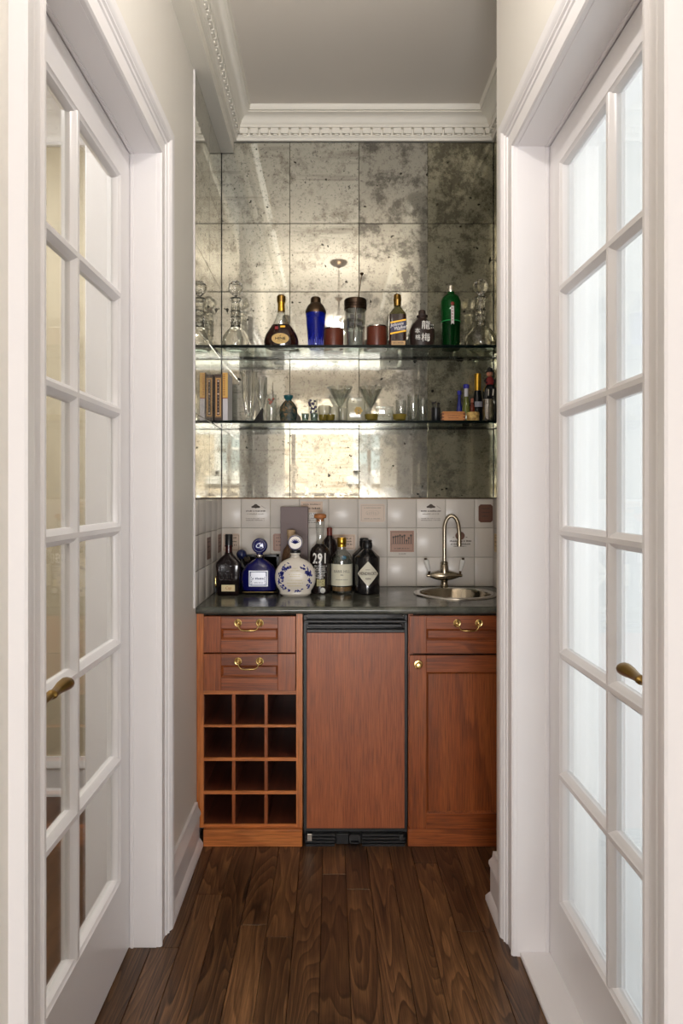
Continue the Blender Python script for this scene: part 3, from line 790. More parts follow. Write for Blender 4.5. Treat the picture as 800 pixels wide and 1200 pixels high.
for L in (range(4), range(4, 52)):
    L = list(L)
    for i in range(len(L)):
        a, c_ = L[i], L[(i+1) % len(L)]
        ct.bm.faces.new((A[a], A[c_], B[c_], B[a]))
ct.prism([(2.6141, zt)] + [(2.614-.014*math.sin(PI*k/10), (zt+zb)/2+.014*math.cos(PI*k/10)) for k in range(11)] + [(2.6141, zb)], 'x', xa, xb)
link('worktop', ct.mesh('worktop', (0, 0, 0)), M['soap'], label='dark grey-green stone worktop running wall to wall over the cabinets', cat='worktop')

sk = thing('round_sink', 'round metal bar sink set into the worktop at the right', 'sink', (SX, SY, zt))
hm = mat('sink_metal', (196, 184, 164), .16, metal=1); v = coords(hm); bump(hm, noise_(hm, v, 60, 1), .3, .002)
part('rim', MB().lathe([(SR-.026, .001), (SR-.022, .006), (SR-.010, .0075), (SR, .005), (SR+.001, .0003), (SR-.01, .0002)], seg=64), M['steel'], sk)
part('bowl', MB().lathe([(SR-.026, .001), (SR-.030, -.010), (SR-.034, -.09), (SR-.06, -.125), (.03, -.135), (0, -.135)], seg=64), hm, sk)
part('drain', MB().lathe([(0, -.1330), (.022, -.1330), (.028, -.1335), (.03, -.136)], seg=24), M['bronze'], sk)

# ---- tap
TY = 3.160; tp = thing('bridge_tap', 'brushed nickel tap with a tall arched spout and two white porcelain levers', 'tap', (PX(520.5, TY), TY, zt))
def tz_(y): return PZ(y, TY)-zt
def tx_(x): return PX(x, TY)-PX(520.5, TY)
part('base', MB().lathe([(0, 0), (.024, 0), (.025, .004), (.019, .009), (.016, .014), (.0155, .03), (.018, .036), (0, .036)], seg=24), M['nickel'], tp)
zb_ = tz_(674.5)
pb = [(x, r) for x, r in ((-.083, .0), (-.082, .006), (-.076, .008), (-.070, .0075), (-.064, .010), (-.052, .014), (-.03, .0205), (0, .024), (.03, .0205), (.052, .014), (.064, .010), (.070, .0075), (.076, .008), (.082, .006), (.083, .0))]
b = MB().lathe([(r, x) for x, r in pb], seg=24); b.xf(Matrix.Translation((0, 0, zb_)) @ Matrix.Rotation(PI/2, 4, 'Y'))
part('valve_body', b, M['nickel'], tp)
part('column', MB().lathe([(0, zb_), (.021, zb_), (.020, zb_+.02), (.0185, zb_+.045), (.016, zb_+.052), (.0175, zb_+.056), (.0175, zb_+.060), (.012, zb_+.066), (0, zb_+.066)], seg=24), M['nickel'], tp)
pts = [(0, 0, zb_+.06), (0, 0, tz_(640)), (0, 0, tz_(622))]
zc = tz_(620); rx = .0335; ex = tx_(536.5)
for k in range(1, 14):
    a = PI*k/14; pts.append((.0+ex/2-ex/2*math.cos(a), -.02*k/14, zc+ (tz_(604.5)-zc)*math.sin(a)))
pts += [(ex+.001, -.021, zc-.008), (ex+.002, -.021, tz_(630)), (ex+.002, -.021, tz_(636))]
part('spout', MB().tube(pts, .0092, 16), M['nickel'], tp)
part('spout_tip', MB().tube([(ex+.002, -.021, tz_(634)), (ex+.002, -.021, tz_(640))], .0105, 16), M['nickel'], tp)
for s_ in (-1, 1):
    p0 = Vector((s_*.073, 0, zb_)); p1 = Vector((s_*.071, -.012, zb_+.020)); p2 = Vector((s_*.089, -.022, tz_(655)))
    if s_ > 0: p2.x = .082
    lv = part('lever', MB().tube([p0, p0.lerp(p1, .6), p1, p1.lerp(p2, .08)], [.006, .0045, .006, .0045], 10), M['bronze'], tp)
    part('porcelain_grip', MB().tube([p1.lerp(p2, t_) for t_ in (.05, .12, .5, .85, .95, 1.0)], [.005, .0075, .0095, .0115, .0105, .004], 16), M['porcelain'], lv, 'white porcelain grip')
    part('end_cap', MB().sphere(p1.lerp(p2, 1.03), .007, (1, 1, .7)), M['bronze'], lv)

# ---- glass shelves
def shelf(lab, zt_, zb_, yf):
    s_ = thing('glass_shelf', lab, 'shelf', (.12, 3.05, zb_))
    x0, x1, y1 = XL+.006, XN-.006, 3.190
    wpart('glass_sheet', MB().box(x0, x1, yf+.004, y1, zb_, zt_), M['shelfglass'], s_)
    wpart('front_edge', MB().box(x0, x1, yf, yf+.0038, zb_, zt_, .001), M['edge'], s_, 'dark green polished edge')
    wpart('back_edge', MB().box(x0, x1, y1+.0002, y1+.002, zb_, zt_), M['edge'], s_)
    for q0, q1 in ((x0-.004, x0+.001), (x1-.001, x1+.003)): wpart('side_edge', MB().box(q0, q1, yf, y1+.0025, zb_-.0003, zt_+.0003), M['edge_matt'], s_)
    return s_
US, LS = 1.988, 1.661
shelf('upper glass shelf with a dark green edge, carrying liquor bottles', US, 1.975, 2.945)
shelf('lower glass shelf with a dark green edge, carrying books and drinking glasses', LS, 1.649, 2.935)

# ---- pendant lamp (seen only as a reflection)
pl = thing('pendant_lamp', 'small bronze pendant lamp on a chain, seen reflected in the mirror tiles', 'lamp', (.058, 1.19, CZ))
part('ceiling_canopy', MB().lathe([(0, 0), (.066, 0), (.064, -.012), (.045, -.028), (.018, -.038), (.010, -.05), (0, -.05)], seg=28), M['bronze'], pl)
b = MB(); z = -.058
for k in range(9):
    b.torus((0, 0, z), .007, .0018, 'y' if k % 2 else 'x', 12, 6, 1, 1.9); z -= .0225
part('chain', b, M['bronze'], pl)
b = MB().tube([(0, 0, z+.012), (0, 0, -.525)], .006, 10).tube([(.05, 0, -.548), (.02, 0, -.528), (0, 0, -.522), (-.02, 0, -.528), (-.05, 0, -.548)], .002, 6)
for k in range(6):
    a = PI*k/3; b.tube([(0, 0, -.30), (.018*math.cos(a), .018*math.sin(a), -.285), (.040*math.cos(a), .040*math.sin(a), -.262)], [.006, .007, .001], 6)
part('leaf_stem', b, M['bronze'], pl)
part('lamp_shade', MB().lathe([(0, -.595), (.02, -.593), (.044, -.578), (.058, -.545), (.055, -.545), (.041, -.573), (.018, -.588), (0, -.590)], seg=28), mat('alabaster', (206, 196, 176), .5), pl)
light('pendant_bulb', 'POINT', (.058, 1.19, CZ-.525), (0, 0, 0), 22.0, (1, .96, .91), .05)
# ================================================================== things on the upper shelf
def S(d): return d/800
def at(x, d, z): return (PX(x, d), d, z)
liq_cog = mat('cognac', (40, 13, 7), .05, coat=.6); liq_whis = mat('whisky_dark', (44, 20, 14), .06, coat=.6)
def decanter(lab, x, d, z, r):
    t = thing('decanter', lab, 'decanter', at(x, d, z))
    h = .250
    part('body', MB().lathe([(0, .002), (r*.62, 0), (r*.9, .012), (r, .038), (r*.93, .066), (r*.62, .092), (.022, .108), (.019, .150), (.0175, .20), (.018, .222), (.026, .234), (.026, .239), (.014, .235), (.013, .14),
          (.017, .112), (r*.55, .088), (r*.86, .062), (r*.92, .038), (r*.82, .016), (0, .010)], seg=40), M['crystal'], t)
    b = MB()
    for k in range(3): b.torus((0, 0, .128+.026*k), .0205, .0035, seg=20, sub=6)
    for k in range(12):
        a = 2*PI*k/12; b.tube([(.019*math.cos(a), .019*math.sin(a), .118), (.021*math.cos(a+.3), .021*math.sin(a+.3), .15), (.019*math.cos(a+.6), .019*math.sin(a+.6), .20)], .0022, 5)
    b.lathe([(.0192, .112), (.0215, .13), (.0192, .148), (.0205, .166), (.0186, .184), (.0200, .200), (.0186, .214)], seg=12)
    part('cut_collar', b, M['crystal'], t, ang=4)
    part('stopper', MB().lathe([(0, .225), (.011, .225), (.012, .243), (.008, .248), (.018, .256), (.031, .272), (.034, .286), (.030, .302), (.018, .314), (0, .318)], seg=14), M['crystal'], t, ang=4)
    return t
decanter('cut crystal decanter with ball stopper at the left end of the upper shelf', 276, 3.08, US, .062)
decanter('cut crystal decanter with ribbed ball stopper beside the green bottle', 563, 3.06, US, .074)

d = 3.03; t = thing('cognac_bottle', 'teardrop cognac bottle with gold neck and oval gold label on the upper shelf', 'bottle', at(329.5, d, US))
sec = [(0, .060), (.004, .070), (.02, .0765), (.035, .077), (.06, .070), (.09, .052), (.106, .040)]
part('liquor', MB().loft([(z, r, r*.62, 2.2) for z, r in sec]), liq_cog, t)
part('glass_neck', MB().loft([(.106, .040, .025, 2.2), (.125, .029, .020, 2.1), (.15, .019, .016, 2), (.178, .0155, .0155, 2)]), M['clear2'], t)
part('neck_foil', MB().lathe([(0, .165), (.0165, .165), (.0155, .20), (.0165, .206), (0, .206)]), M['gold'], t)
part('cap', MB().lathe([(0, .206), (.018, .206), (.0195, .213), (.0195, .232), (.014, .239), (0, .240)]), M['agedbrass'], t)
b = MB(); disc(b, 0, 0, .038, .0235, 0, .001, 28); b.xf(Matrix.Translation((-.001, -.0478, .036)))
part('label', b, mat('label_gold', (216, 182, 112), .45), t, 'oval gold label')
b = MB(); text_mb(b, 'HINE', .017, (-.001, .036), -.0492, sx=1.2, bold=True)
b.prism([(-.007, .047), (0, .050), (.004, .055), (.0, .047)], 'y', -.0495, -.049); scribble(b, -.014, .012, .024, .003, -.0495)
part('lettering', b, M['blackgloss'], t)
part('seal', MB().box(-.026, -.010, -.0395, -.033, .078, .092, .002), mat('red_seal', (150, 24, 30), .35), t, 'red seal')
part('seal', MB().box(-.002, .020, -.037, -.031, .087, .096, .001), M['gold'], t, 'gold medallion')

d = 3.04; t = thing('cocktail_shaker', 'cobalt blue glass cocktail shaker with a bronze domed cap', 'shaker', at(369.8, d, US))
cob = bpy.data.materials.new('cobalt'); cob = thin_glass('cobalt_glass', (.06, .14, .72), .06, .6, .03, 2.5, (8, 30, 175), .35)
part('body', MB().lathe([(0, 0), (.029, 0), (.032, .004), (.034, .03), (.042, .13), (.0445, .158), (.044, .163), (0, .163)], seg=36), cob, t)
b = MB()
for k in range(14):
    a = PI*(1+k/13.0); b.tube([(.0325*math.cos(a), .0325*math.sin(a), .006), (.0345*math.cos(a), .0345*math.sin(a), .04+.012*(k % 3))], .0012, 5)
part('cut_flutes', b, mat('pale_blue', (120, 130, 230), .2), t)
part('cap', MB().lathe([(0, .158), (.0455, .158), (.0465, .162), (.0455, .174), (.043, .177), (.042, .181), (.034, .196), (.026, .203), (.0235, .206), (.0225, .226), (.018, .232), (0, .233)], seg=36), M['bronze'], t)

cup_m = mat('oxblood_glaze', (104, 50, 34), .35)
for x, lab in ((390.7, 'oxblood red cup between the blue shaker and the mixing jar'), (441.3, 'oxblood red cup between the mixing jar and the whisky bottle')):
    d = 3.10 if x < 400 else 3.06; t = thing('cup', lab, 'cup', at(x, d, US), 'oxblood cups on the upper shelf')
    w_ = .0455
    part('body', MB().lathe([(0, 0), (w_-.002, 0), (w_, .003), (w_, .102), (w_-.001, .104), (w_-.004, .104), (w_-.005, .02), (0, .018)], seg=36), cup_m, t)
    part('rim', MB().lathe([(w_-.001, .100), (w_+.001, .101), (w_+.001, .106), (w_-.003, .106)], seg=36), M['steel'], t)

d = 3.02; t = thing('mixing_jar', 'clear glass mixing jar with a bronze screw lid and a bow tie print', 'jar', at(416.3, d, US))
part('body', MB().lathe([(0, 0), (.034, 0), (.037, .004), (.040, .06), (.0455, .15), (.0465, .166), (.044, .17), (.043, .165), (.041, .145), (.037, .06), (.034, .008), (0, .008)], seg=36), M['clear2'], t)
b = MB().lathe([(0, .168), (.049, .168), (.050, .171), (.050, .178), (.048, .180), (.050, .182), (.050, .189), (.048, .191), (.050, .193), (.050, .212), (.047, .216), (0, .217)], seg=36)
part('lid', b, mat('lid_bronze', (74, 60, 50), .35, metal=1), t)
b = MB()
for s_ in (-1, 1):
    b.prism([(0, .098), (s_*.006, .099), (s_*.026, .110), (s_*.028, .086), (s_*.006, .095), (0, .095)], 'y', -.0455, -.0445)
    b.prism([(s_*.006, .138), (s_*.026, .142), (s_*.024, .120), (s_*.008, .122)], 'y', -.0470, -.0460)
    b.tube([(s_*.002, -.0455, .094), (s_*.020, -.0455, .076)], .0012, 5)
part('printed_bow_tie', b, mat('print_grey', (66, 62, 58), .5), t)
b = MB().lathe([(0, .0085), (.03, .0085), (.033, .07), (.0, .07)], seg=24)
part('syrup', b, thin_glass('syrup', (.92, .93, .93), .05, .3, .1, 2, (214, 212, 205), .35), t)
ts = thing('bar_spoon', 'thin dark bar spoon leaning out of the mixing jar', 'spoon', at(416.3, 2.955, US))
part('stem', MB().tube([(-.010, -.002, .012), (0, 0, .13), (.0275, .002, .305)], .0018, 8), M['bronze'], ts)
part('finial', MB().lathe([(0, .303), (.003, .303), (.009, .310), (.008, .314), (0, .315)], (.0275, .002, 0), 14), M['bronze'], ts)

d = 3.01; t = thing('whisky_bottle', 'square-shouldered whisky bottle with a slanting blue label on the upper shelf', 'bottle', at(465.5, d, US))
hw = .0375
part('liquor', MB().loft([(0, hw-.004, .030), (.004, hw, .034), (.125, hw, .034), (.142, hw-.001, .033)], n=7), liq_whis, t)
part('shoulder', MB().loft([(.142, hw-.001, .033, 7), (.150, .035, .031, 5), (.166, .024, .022, 3), (.178, .015, .015, 2), (.19, .0145, .0145, 2)]), thin_glass('olive_glass', (.55, .55, .35), .08, .6, 0, 2.5, (90, 84, 48), .4), t)
part('cap', MB().lathe([(0, .185), (.0155, .185), (.0165, .19), (.0165, .206), (.0185, .209), (.0185, .213), (.0165, .216), (.0165, .232), (.013, .236), (0, .2365)]), M['agedbrass'], t)
def slant(b, z0, z1, x0, x1, sl, y, t_=.0006):
    b.prism([(x0, z0), (x1, z0+sl), (x1, z1+sl), (x0, z1)], 'y', y-t_, y); return b
part('label', slant(MB(), .060, .100, -.034, .034, .013, -.0342), mat('label_blue', (52, 52, 84), .4), t, 'slanting dark blue label')
part('label_band', slant(slant(MB(), .100, .107, -.034, .034, .013, -.0344), .052, .059, -.034, .034, .013, -.0344), M['gold'], t, 'gold band')
b = MB(); text_mb(b, 'Johnnie', .019, (-.006, .096), -.0350, italic=.35, rot=.19, bold=True); text_mb(b, 'Walker', .019, (.008, .082), -.0350, italic=.35, rot=.19, bold=True)
scribble(b, -.006, .028, .071, .004, -.0352)
part('lettering', b, mat('silver_print', (206, 204, 208), .3, metal=.3), t)
part('lower_label', MB().box(-.029, .031, -.0348, -.0340, .004, .024), mat('label_tan', (206, 168, 120), .5), t, 'tan strip label')
b = MB(); scribble(b, -.022, .024, .013, .005, -.0352); part('lower_lettering', b, M['ink'], t)

d = 3.02; t = thing('stoneware_jug', 'dark brown stoneware liquor jug with white brushed characters', 'jug', at(494.3, d, US))
part('body', MB().loft([(0, .043, .036, 2.4), (.006, .050, .042, 2.4), (.05, .056, .046, 2.4), (.08, .055, .045, 2.4), (.105, .044, .037, 2.2), (.122, .028, .025, 2), (.13, .021, .020, 2)]), mat('stoneware', (46, 33, 29), .38), t)
part('neck', MB().lathe([(0, .126), (.019, .128), (.0195, .136), (.0235, .138), (.0245, .145), (.018, .149), (.0155, .150), (.0155, .164), (.013, .168), (0, .169)]), mat('dark_cork', (56, 42, 36), .6), t)
b = MB()
text_mb(b, '龍', .040, (.010, .090), -.0475, rot=-.05); text_mb(b, '梅', .040, (.010, .036), -.0475)
text_mb(b, '本', .024, (-.026, .066), -.0475); text_mb(b, '格', .024, (-.024, .038), -.0475)
part('brushed_characters', b, M['white'], t)
b = MB(); scribble(b, .034, .044, .092, .006, -.040); scribble(b, .034, .044, .080, .006, -.040); part('small_characters', b, M['white'], t)

d = 3.05; t = thing('gin_bottle', 'tall emerald green gin bottle with a silver cap and white ribbon label', 'bottle', at(528, d, US))
gg = thin_glass('emerald_glass', (.06, .45, .12), .06, .5, .02, 2.5, (6, 74, 26), .72)
gd = thin_glass('emerald_liquor', (.03, .30, .08), .05, .5, .02, 2.5, (4, 48, 16), .72)
part('liquor', MB().lathe([(0, 0), (.037, 0), (.040, .004), (.0405, .05), (.0415, .124), (0, .124)], seg=36, flute=.012, nf=10), gd, t)
part('glass_body', MB().lathe([(0, .1242), (.0415, .1242), (.0425, .15), (.044, .20), (.043, .218), (.035, .236), (.022, .246), (.0165, .250), (.0155, .262), (0, .262)], seg=36, flute=.012, nf=10), gg, t)
part('fill_line', MB().torus((0, 0, .1242), .0415, .0022, seg=36, sub=6), mat('bright_green', (40, 150, 80), .2), t)
part('cap', MB().lathe([(0, .258), (.0165, .258), (.0175, .262), (.0175, .27), (.016, .272), (.016, .282), (.012, .287), (0, .288)]), M['steel'], t)
part('seal', MB().sphere((0, -.043, .196), .0085, (1, .25, 1)), mat('red_wax', (128, 34, 24), .4), t, 'red wax seal')
part('ribbon_label', MB().prism([(-.0065, .185), (.0065, .185), (.0065, .103), (0, .110), (-.0065, .103)], 'y', -.0462, -.0450), mat('ribbon_white', (214, 206, 204), .5), t)
b = MB()
for k in range(5): scribble(b, -.004, .003, .172-.013*k, .006, -.0465)
part('lettering', b, mat('ribbon_print', (150, 70, 66), .5), t)

# ================================================================== things on the lower shelf
def book(nm, lab, x0, x1, h, cols, d0, title, band=None):
    X0, X1 = PX(x0, d0), PX(x1, d0); t = thing(nm, lab, 'book', ((X0+X1)/2, d0, LS), 'books at the left end of the lower shelf')
    w_ = (X1-X0)/2; D = .135
    part('cover', MB().box(-w_, -w_+.0015, 0, D, 0, h).box(w_-.0015, w_, 0, D, 0, h).box(-w_, w_, -.001, .0015, 0, h, .0005), cols[0], t)
    part('pages', MB().box(-w_+.0015, w_-.0015, .0015, D-.003, .003, h-.003), M['paper'], t)
    return t, w_
bd = mat('book_dark', (62, 44, 34), .5); bt_ = mat('book_tan', (206, 158, 92), .5); bo = mat('book_orange', (224, 178, 96), .5); bw = mat('book_white', (214, 208, 212), .5); bc = mat('book_red', (150, 60, 44), .5)
t, w_ = book('book', 'dark brown book with an ornate tan spine panel beside the mirror corner', 251.2, 260.3, .207, (bd,), 2.985, '')
part('spine_panel', MB().box(-.0105, .0105, -.0022, -.0010, .022, .190), bt_, t); part('spine_inset', MB().box(-.0060, .0060, -.0028, -.0021, .028, .184), bd, t)
b = MB()
for k in range(11): text_mb(b, '◆' if k in (0, 6, 10) else 'AMORIES BT'[k-1] if False else ('•' if k % 2 else '▪'), .010, (0, .036+.0140*k), -.0030)
part('spine_ornament', b, mat('ornament', (206, 184, 168), .5), t)
b = MB(); ring(b, -.0125, .0125, .018, .194, .0008, -.0011, .0008); part('spine_border', b, bt_, t)
t, w_ = book('book', 'slim yellow and white book beside the dark ornate book', 260.9, 266.8, .216, (bw,), 2.985, '')
part('spine_band', MB().box(-w_-.0004, w_+.0004, -.0022, -.0010, .104, .214), bo, t, 'yellow upper half of spine')
part('spine_band', MB().box(-w_-.0004, w_+.0004, -.0024, -.0010, .101, .1045), bc, t, 'dark rule')
b = MB()
for k in range(12): b.box(-w_+.002, -w_+.010, -.0027, -.0022, .115+.008*k, .118+.008*k)
part('spine_lettering', b, bc, t)

def glass(nm, lab, cat, x, d, prof, mt=None, grp=None, seg=28, base=None, **kw):
    t = thing(nm, lab, cat, at(x, d, LS if base is None else base), grp)
    part('bowl' if cat == 'glass' else 'body', MB().lathe(prof, seg=seg, **kw), mt or M['clear'], t); return t
def tumbler(r, h, th=.002, bt=.008, tp=1.0): return [(0, 0), (r*.96*tp, 0), (r*tp, .002), (r, h), (r-th, h), (r*tp-th, bt), (0, bt)]
# tall cut crystal pieces at the left
t = glass('crystal_vase', 'tall cut crystal vase standing right of the books', 'vase', 292, 3.05, [(0, 0), (.020, 0), (.024, .006), (.014, .02), (.022, .05), (.030, .12), (.034, .23), (.031, .23), (.027, .12), (.017, .055), (0, .03)], M['crystal'], seg=36, flute=.07, nf=12)
t = glass('champagne_flute', 'cut crystal flute between the tall vase and the black wedge', 'glass', 306.5, 3.02, [(0, 0), (.024, 0), (.024, .003), (.005, .008), (.004, .05), (.012, .07), (.022, .12), (.024, .20), (.022, .20), (.020, .12), (.009, .075), (0, .06)], M['crystal'], seg=30, flute=.05, nf=10)
bwd = MB().prism([(-.028, 0), (.012, 0), (.012, .050), (.006, .052)], 'y', -.02, .03); link('wedge', bwd.mesh('wedge'), M['blackgloss'], loc=at(305.5, 2.955, LS), label='small black wedge-shaped stand on the lower shelf', cat='stand')
t = glass('tall_glass', 'clear straight glass holding swizzle sticks, left of the teal vase', 'glass', 318, 3.03, tumbler(.0225, .125))
t2 = thing('swizzle_stick', 'pair of swizzle sticks topped with small red and white flowers', 'stick', at(319.5, 3.03, LS+.010))
part('stem', MB().tube([(-.004, 0, 0), (.001, 0, .17)], .0012, 6).tube([(.006, .004, 0), (-.010, .002, .10)], .0012, 6), M['bronze'], t2)
b = MB()
for x_, z_ in ((-.014, .098), (-.004, .090), (.004, .102), (-.010, .084)): b.sphere((x_, -.026, z_-.01), .006, seg=8, n=5)
part('flower', b, mat('dusty_red', (150, 92, 80), .5), t2)
t = thing('teal_vase', 'squat teal and brown mottled ceramic flask with a short neck', 'vase', at(337.8, 3.0, LS))
tm = mat('teal_mottle', (40, 62, 60), .15); v = coords(tm); n = noise_(tm, v, 28, 6, .7, 1.5)
lk(tm, ramp(tm, n, [(.36, (20, 40, 44)), (.5, (54, 66, 56)), (.6, (120, 92, 60)), (.72, (196, 180, 140))]), bsdf(tm).inputs['Base Color'])
part('body', MB().loft([(0, .030, .026, 2.4), (.004, .036, .030, 2.4), (.04, .040, .032, 2.4), (.065, .037, .030, 2.4), (.085, .024, .022, 2), (.092, .016, .016, 2)]), tm, t)
part('neck', MB().lathe([(0, .090), (.0155, .090), (.0135, .098), (.020, .106), (.021, .116), (.014, .119), (0, .119)]), mat('teal_glaze', (30, 82, 88), .12), t)
for x, lab in ((357.5, 'tiny pale green glass cup, left one of the pair by the teal flask'), (368.0, 'tiny pale green glass cup in front of the purple printed shot glass')):
    glass('glass_cup', lab, 'cup', x, 2.97, tumbler(.0165, .033, .002, .005, .85), thin_glass('pale_green_glass', (.62, .70, .64), .08, .6, .05, 2, (120, 136, 124), .35), 'tiny green glass cups')
t = glass('shot_glass', 'tall shot glass with a purple and black print', 'glass', 366.5, 3.05, tumbler(.0215, .106, .002, .01, .82))
b = MB()
rr = random.Random(3)
for k in range(16):
    a = rr.uniform(-.9, .9); z_ = rr.uniform(.045, .100); b.sphere((.0215*math.sin(a), -.0215*math.cos(a), z_), rr.uniform(.004, .0065), (1, .35, 1), 8, 5)
part('print', b, mat('purple_print', (40, 30, 66), .4), t)
def martini(lab, x, d, hz, r, prnt=False, disc_=False):
    t = thing('martini_glass', lab, 'glass', at(x, d, LS), 'martini glasses')
    part('bowl', MB().lathe([(.003, hz-.092), (.010, hz-.086), (r, hz), (r-.002, hz), (.008, hz-.083), (0, hz-.088)], seg=40), M['clear2'], t)
    part('stem', MB().lathe([(.004, .006), (.0032, .02), (.003, hz-.095), (.005, hz-.088), (0, hz-.088)], seg=14), M['clear2'], t)
    part('foot', MB().lathe([(0, 0), (.033, 0), (.033, .002), (.004, .007), (0, .007)], seg=32), M['clear'], t)
    if prnt:
        b = MB()
        for s_, f_ in ((-1, .45), (-1, .75), (1, .45), (1, .7)):
            rr_ = r*f_; z_ = hz-.086+.086*f_
            for q in range(8):
                a0 = q*.8; c0 = (s_*rr_*.62 + .007*math.cos(a0)*(1-q/12), -rr_*.80, z_+.007*math.sin(a0)*(1-q/12)); a1 = (q+1)*.8
                c1 = (s_*rr_*.62 + .007*math.cos(a1)*(1-(q+1)/12), -rr_*.80, z_+.007*math.sin(a1)*(1-(q+1)/12)); b.tube([c0, c1], .0007, 4)
        part('printed_swirls', b, M['ink'], t)
    return t
martini('martini glass with dark curling swirls printed on the bowl', 398.5, 3.06, .163, .058, True)
martini('plain martini glass right of the one with printed swirls', 434, 3.04, .158, .056)
amb = thin_glass('olive_brass_glass', (.62, .56, .24), .08, .6, .05, 2, (138, 122, 52), .6)
for x, d, lab in ((378.3, 2.97, 'little olive-gold glass votive, left one of the touching pair'), (387.2, 2.965, 'little olive-gold glass votive, right one of the touching pair'), (435, 2.96, 'little olive-gold glass votive under the plain martini glass'), (468, 2.96, 'little olive-gold glass votive in front of the stirrer glass')):
    glass('votive_cup', lab, 'votive', x, d, [(0, 0), (.012, 0), (.0165 if x < 400 else .026, .006), (.0185 if x < 400 else .030, .028), (.0165 if x < 400 else .0285, .028), (.012, .005), (0, .004)], amb, 'olive-gold votives on the lower shelf')
for x, d, r, h, lab in ((380, 3.06, .028, .078, 'frosted beige tumbler behind the pair of votives, left one'), (391.8, 3.0, .020, .066, 'frosted beige tumbler under the swirled martini glass'), (401.5, 3.11, .022, .075, 'frosted beige tumbler left of the flower-printed flask')):
    glass('frosted_tumbler', lab, 'glass', x, d, tumbler(r, h, .002, .008, .92), M['frost'], 'frosted tumblers')
t = thing('frosted_flask', 'flat frosted flask printed with an orange flower, left of the plain martini glass', 'flask', at(417, 3.12, LS))
part('body', MB().loft([(0, .040, .020), (.004, .043, .022), (.110, .043, .022), (.122, .036, .020)], n=6), M['frost'], t)
b = MB()
for k in range(6):
    a = PI*k/3; disc(b, .010+.011*math.cos(a), .062+.011*math.sin(a), .008, .008, -.0224, .0006, 10)
part('printed_flower', b, mat('flower_yellow', (222, 186, 106), .5), t)
b = MB(); disc(b, .012, .050, .003, .003, -.0232, .0004, 8); disc(b, -.012, .104, .003, .002, -.0232, .0004, 8); part('printed_bee', b, M['ink'], t)
t = thing('square_tumbler', 'square clear tumbler right of the plain martini glass', 'glass', at(450.5, 3.10, LS))
part('body', MB().loft([(0, .036, .030), (.003, .038, .032), (.078, .040, .034)], n=6), M['clear2'], t)
b = MB()
for k in range(5):
    a = PI*2*k/5; b.tube([(0, -.034, .03), (.013*math.cos(a), -.034, .03+.013*math.sin(a))], .0014, 5)
part('etched_star', b, M['frost'], t)
t = glass('stirrer_glass', 'slender clear glass holding glass stirrers, left of the tall highball', 'glass', 469.5, 3.04, tumbler(.025, .100, .002, .01, .8))
t2 = thing('glass_stirrer', 'bundle of clear glass stirrers standing in the slender glass', 'stirrer', at(469.5, 3.04, LS+.0105))
for k in range(6):
    a = k*1.05; part('rod', MB().tube([(.008*math.cos(a), .008*math.sin(a), 0), (.021*math.cos(a), .018*math.sin(a), .085+.004*k)], .0017, 6), M['clear2'], t2)
for x, d, r, h, lab in ((484, 3.0, .027, .118, 'tall clear highball glass, left of the two by the black tool cup'), (495, 3.08, .026, .112, 'tall clear highball glass, right of the two by the black tool cup')):
    glass('highball_glass', lab, 'glass', x, d, tumbler(r, h, .0022, .012, .88), M['clear2'], 'highball glasses')
t = thing('tool_cup', 'black cup packed with dark bar picks', 'cup', at(510.5, 2.99, LS))
part('body', MB().lathe([(0, 0), (.017, 0), (.019, .003), (.0205, .060), (.019, .060), (.017, .006), (0, .006)], seg=24), M['black'], t)
b = MB()
for k in range(7):
    a = k*.9; x_, y_ = .011*math.cos(a), .011*math.sin(a); b.tube([(x_*.6, y_*.6, .007), (x_*1.3, y_*1.3, .078)], .0016, 6); b.sphere((x_*1.35, y_*1.35, .080+.002*(k % 3)), .0045, seg=8, n=5)
part('pick', b, M['charcoal'], t)
t = thing('wooden_box', 'small orange-brown wooden box with finger-jointed corners', 'box', at(531.3, 2.98, LS))
bxw = wood('box_wood', (156, 96, 48), (196, 130, 70), (218, 158, 92), 'x', rough=.45); w_ = .052; h_ = .040
part('body', MB().box(-w_+.002, w_-.002, -.0, .06, 0, h_, .001), bxw, t)
part('lid', MB().box(-w_+.004, w_-.004, -.001, .061, h_, h_+.004, .001), bxw, t)
for s_ in (-1, 1):
    for k in range(3):
        part('finger_joint', MB().box(*(sorted((s_*w_, s_*(w_-.010)))), -.0012, .061, .002+.0135*k, .009+.0135*k), mat('end_grain', (110, 60, 34), .5) if (s_, k) == (-1, 0) else bpy.data.materials['end_grain'], t)
b = MB(); scribble(b, -.028, .028, .024, .004, -.0013); scribble(b, -.022, .022, .014, .004, -.0013); part('lettering', b, bpy.data.materials['end_grain'], t)

def slim(nm, lab, x, d, r, hb, ht, glass_m, cap_m, liq=None, cap_h=.018, cap_r=None, body_top=None, base=None, cat='bottle', neck_r=None):
    t = thing(nm, lab, cat, at(x, d, LS if base is None else base)); nr = neck_r or r*.45; cr_ = cap_r or nr*1.2
    part('body', MB().lathe([(0, 0), (r*.93, 0), (r, .003), (r, hb), (r*.85, hb+(ht-hb)*.18), (nr*1.1, hb+(ht-hb)*.5), (nr, ht-cap_h*.9), (0, ht-cap_h*.9)], seg=24), glass_m, t)
    part('cap', MB().lathe([(0, ht-cap_h), (cr_, ht-cap_h), (cr_, ht-.002), (cr_*.85, ht), (0, ht)], seg=20), cap_m, t)
    return t
bluecap = mat('blue_plastic', (38, 40, 150), .35)
t = slim('miniature_bottle', 'miniature bottle with a blue cap and olive liquor, in front of its twin', 546, 3.0, .0165, .060, .165, mat('olive_liquor', (92, 98, 40), .08, coat=.5), bluecap, cap_r=.0125)
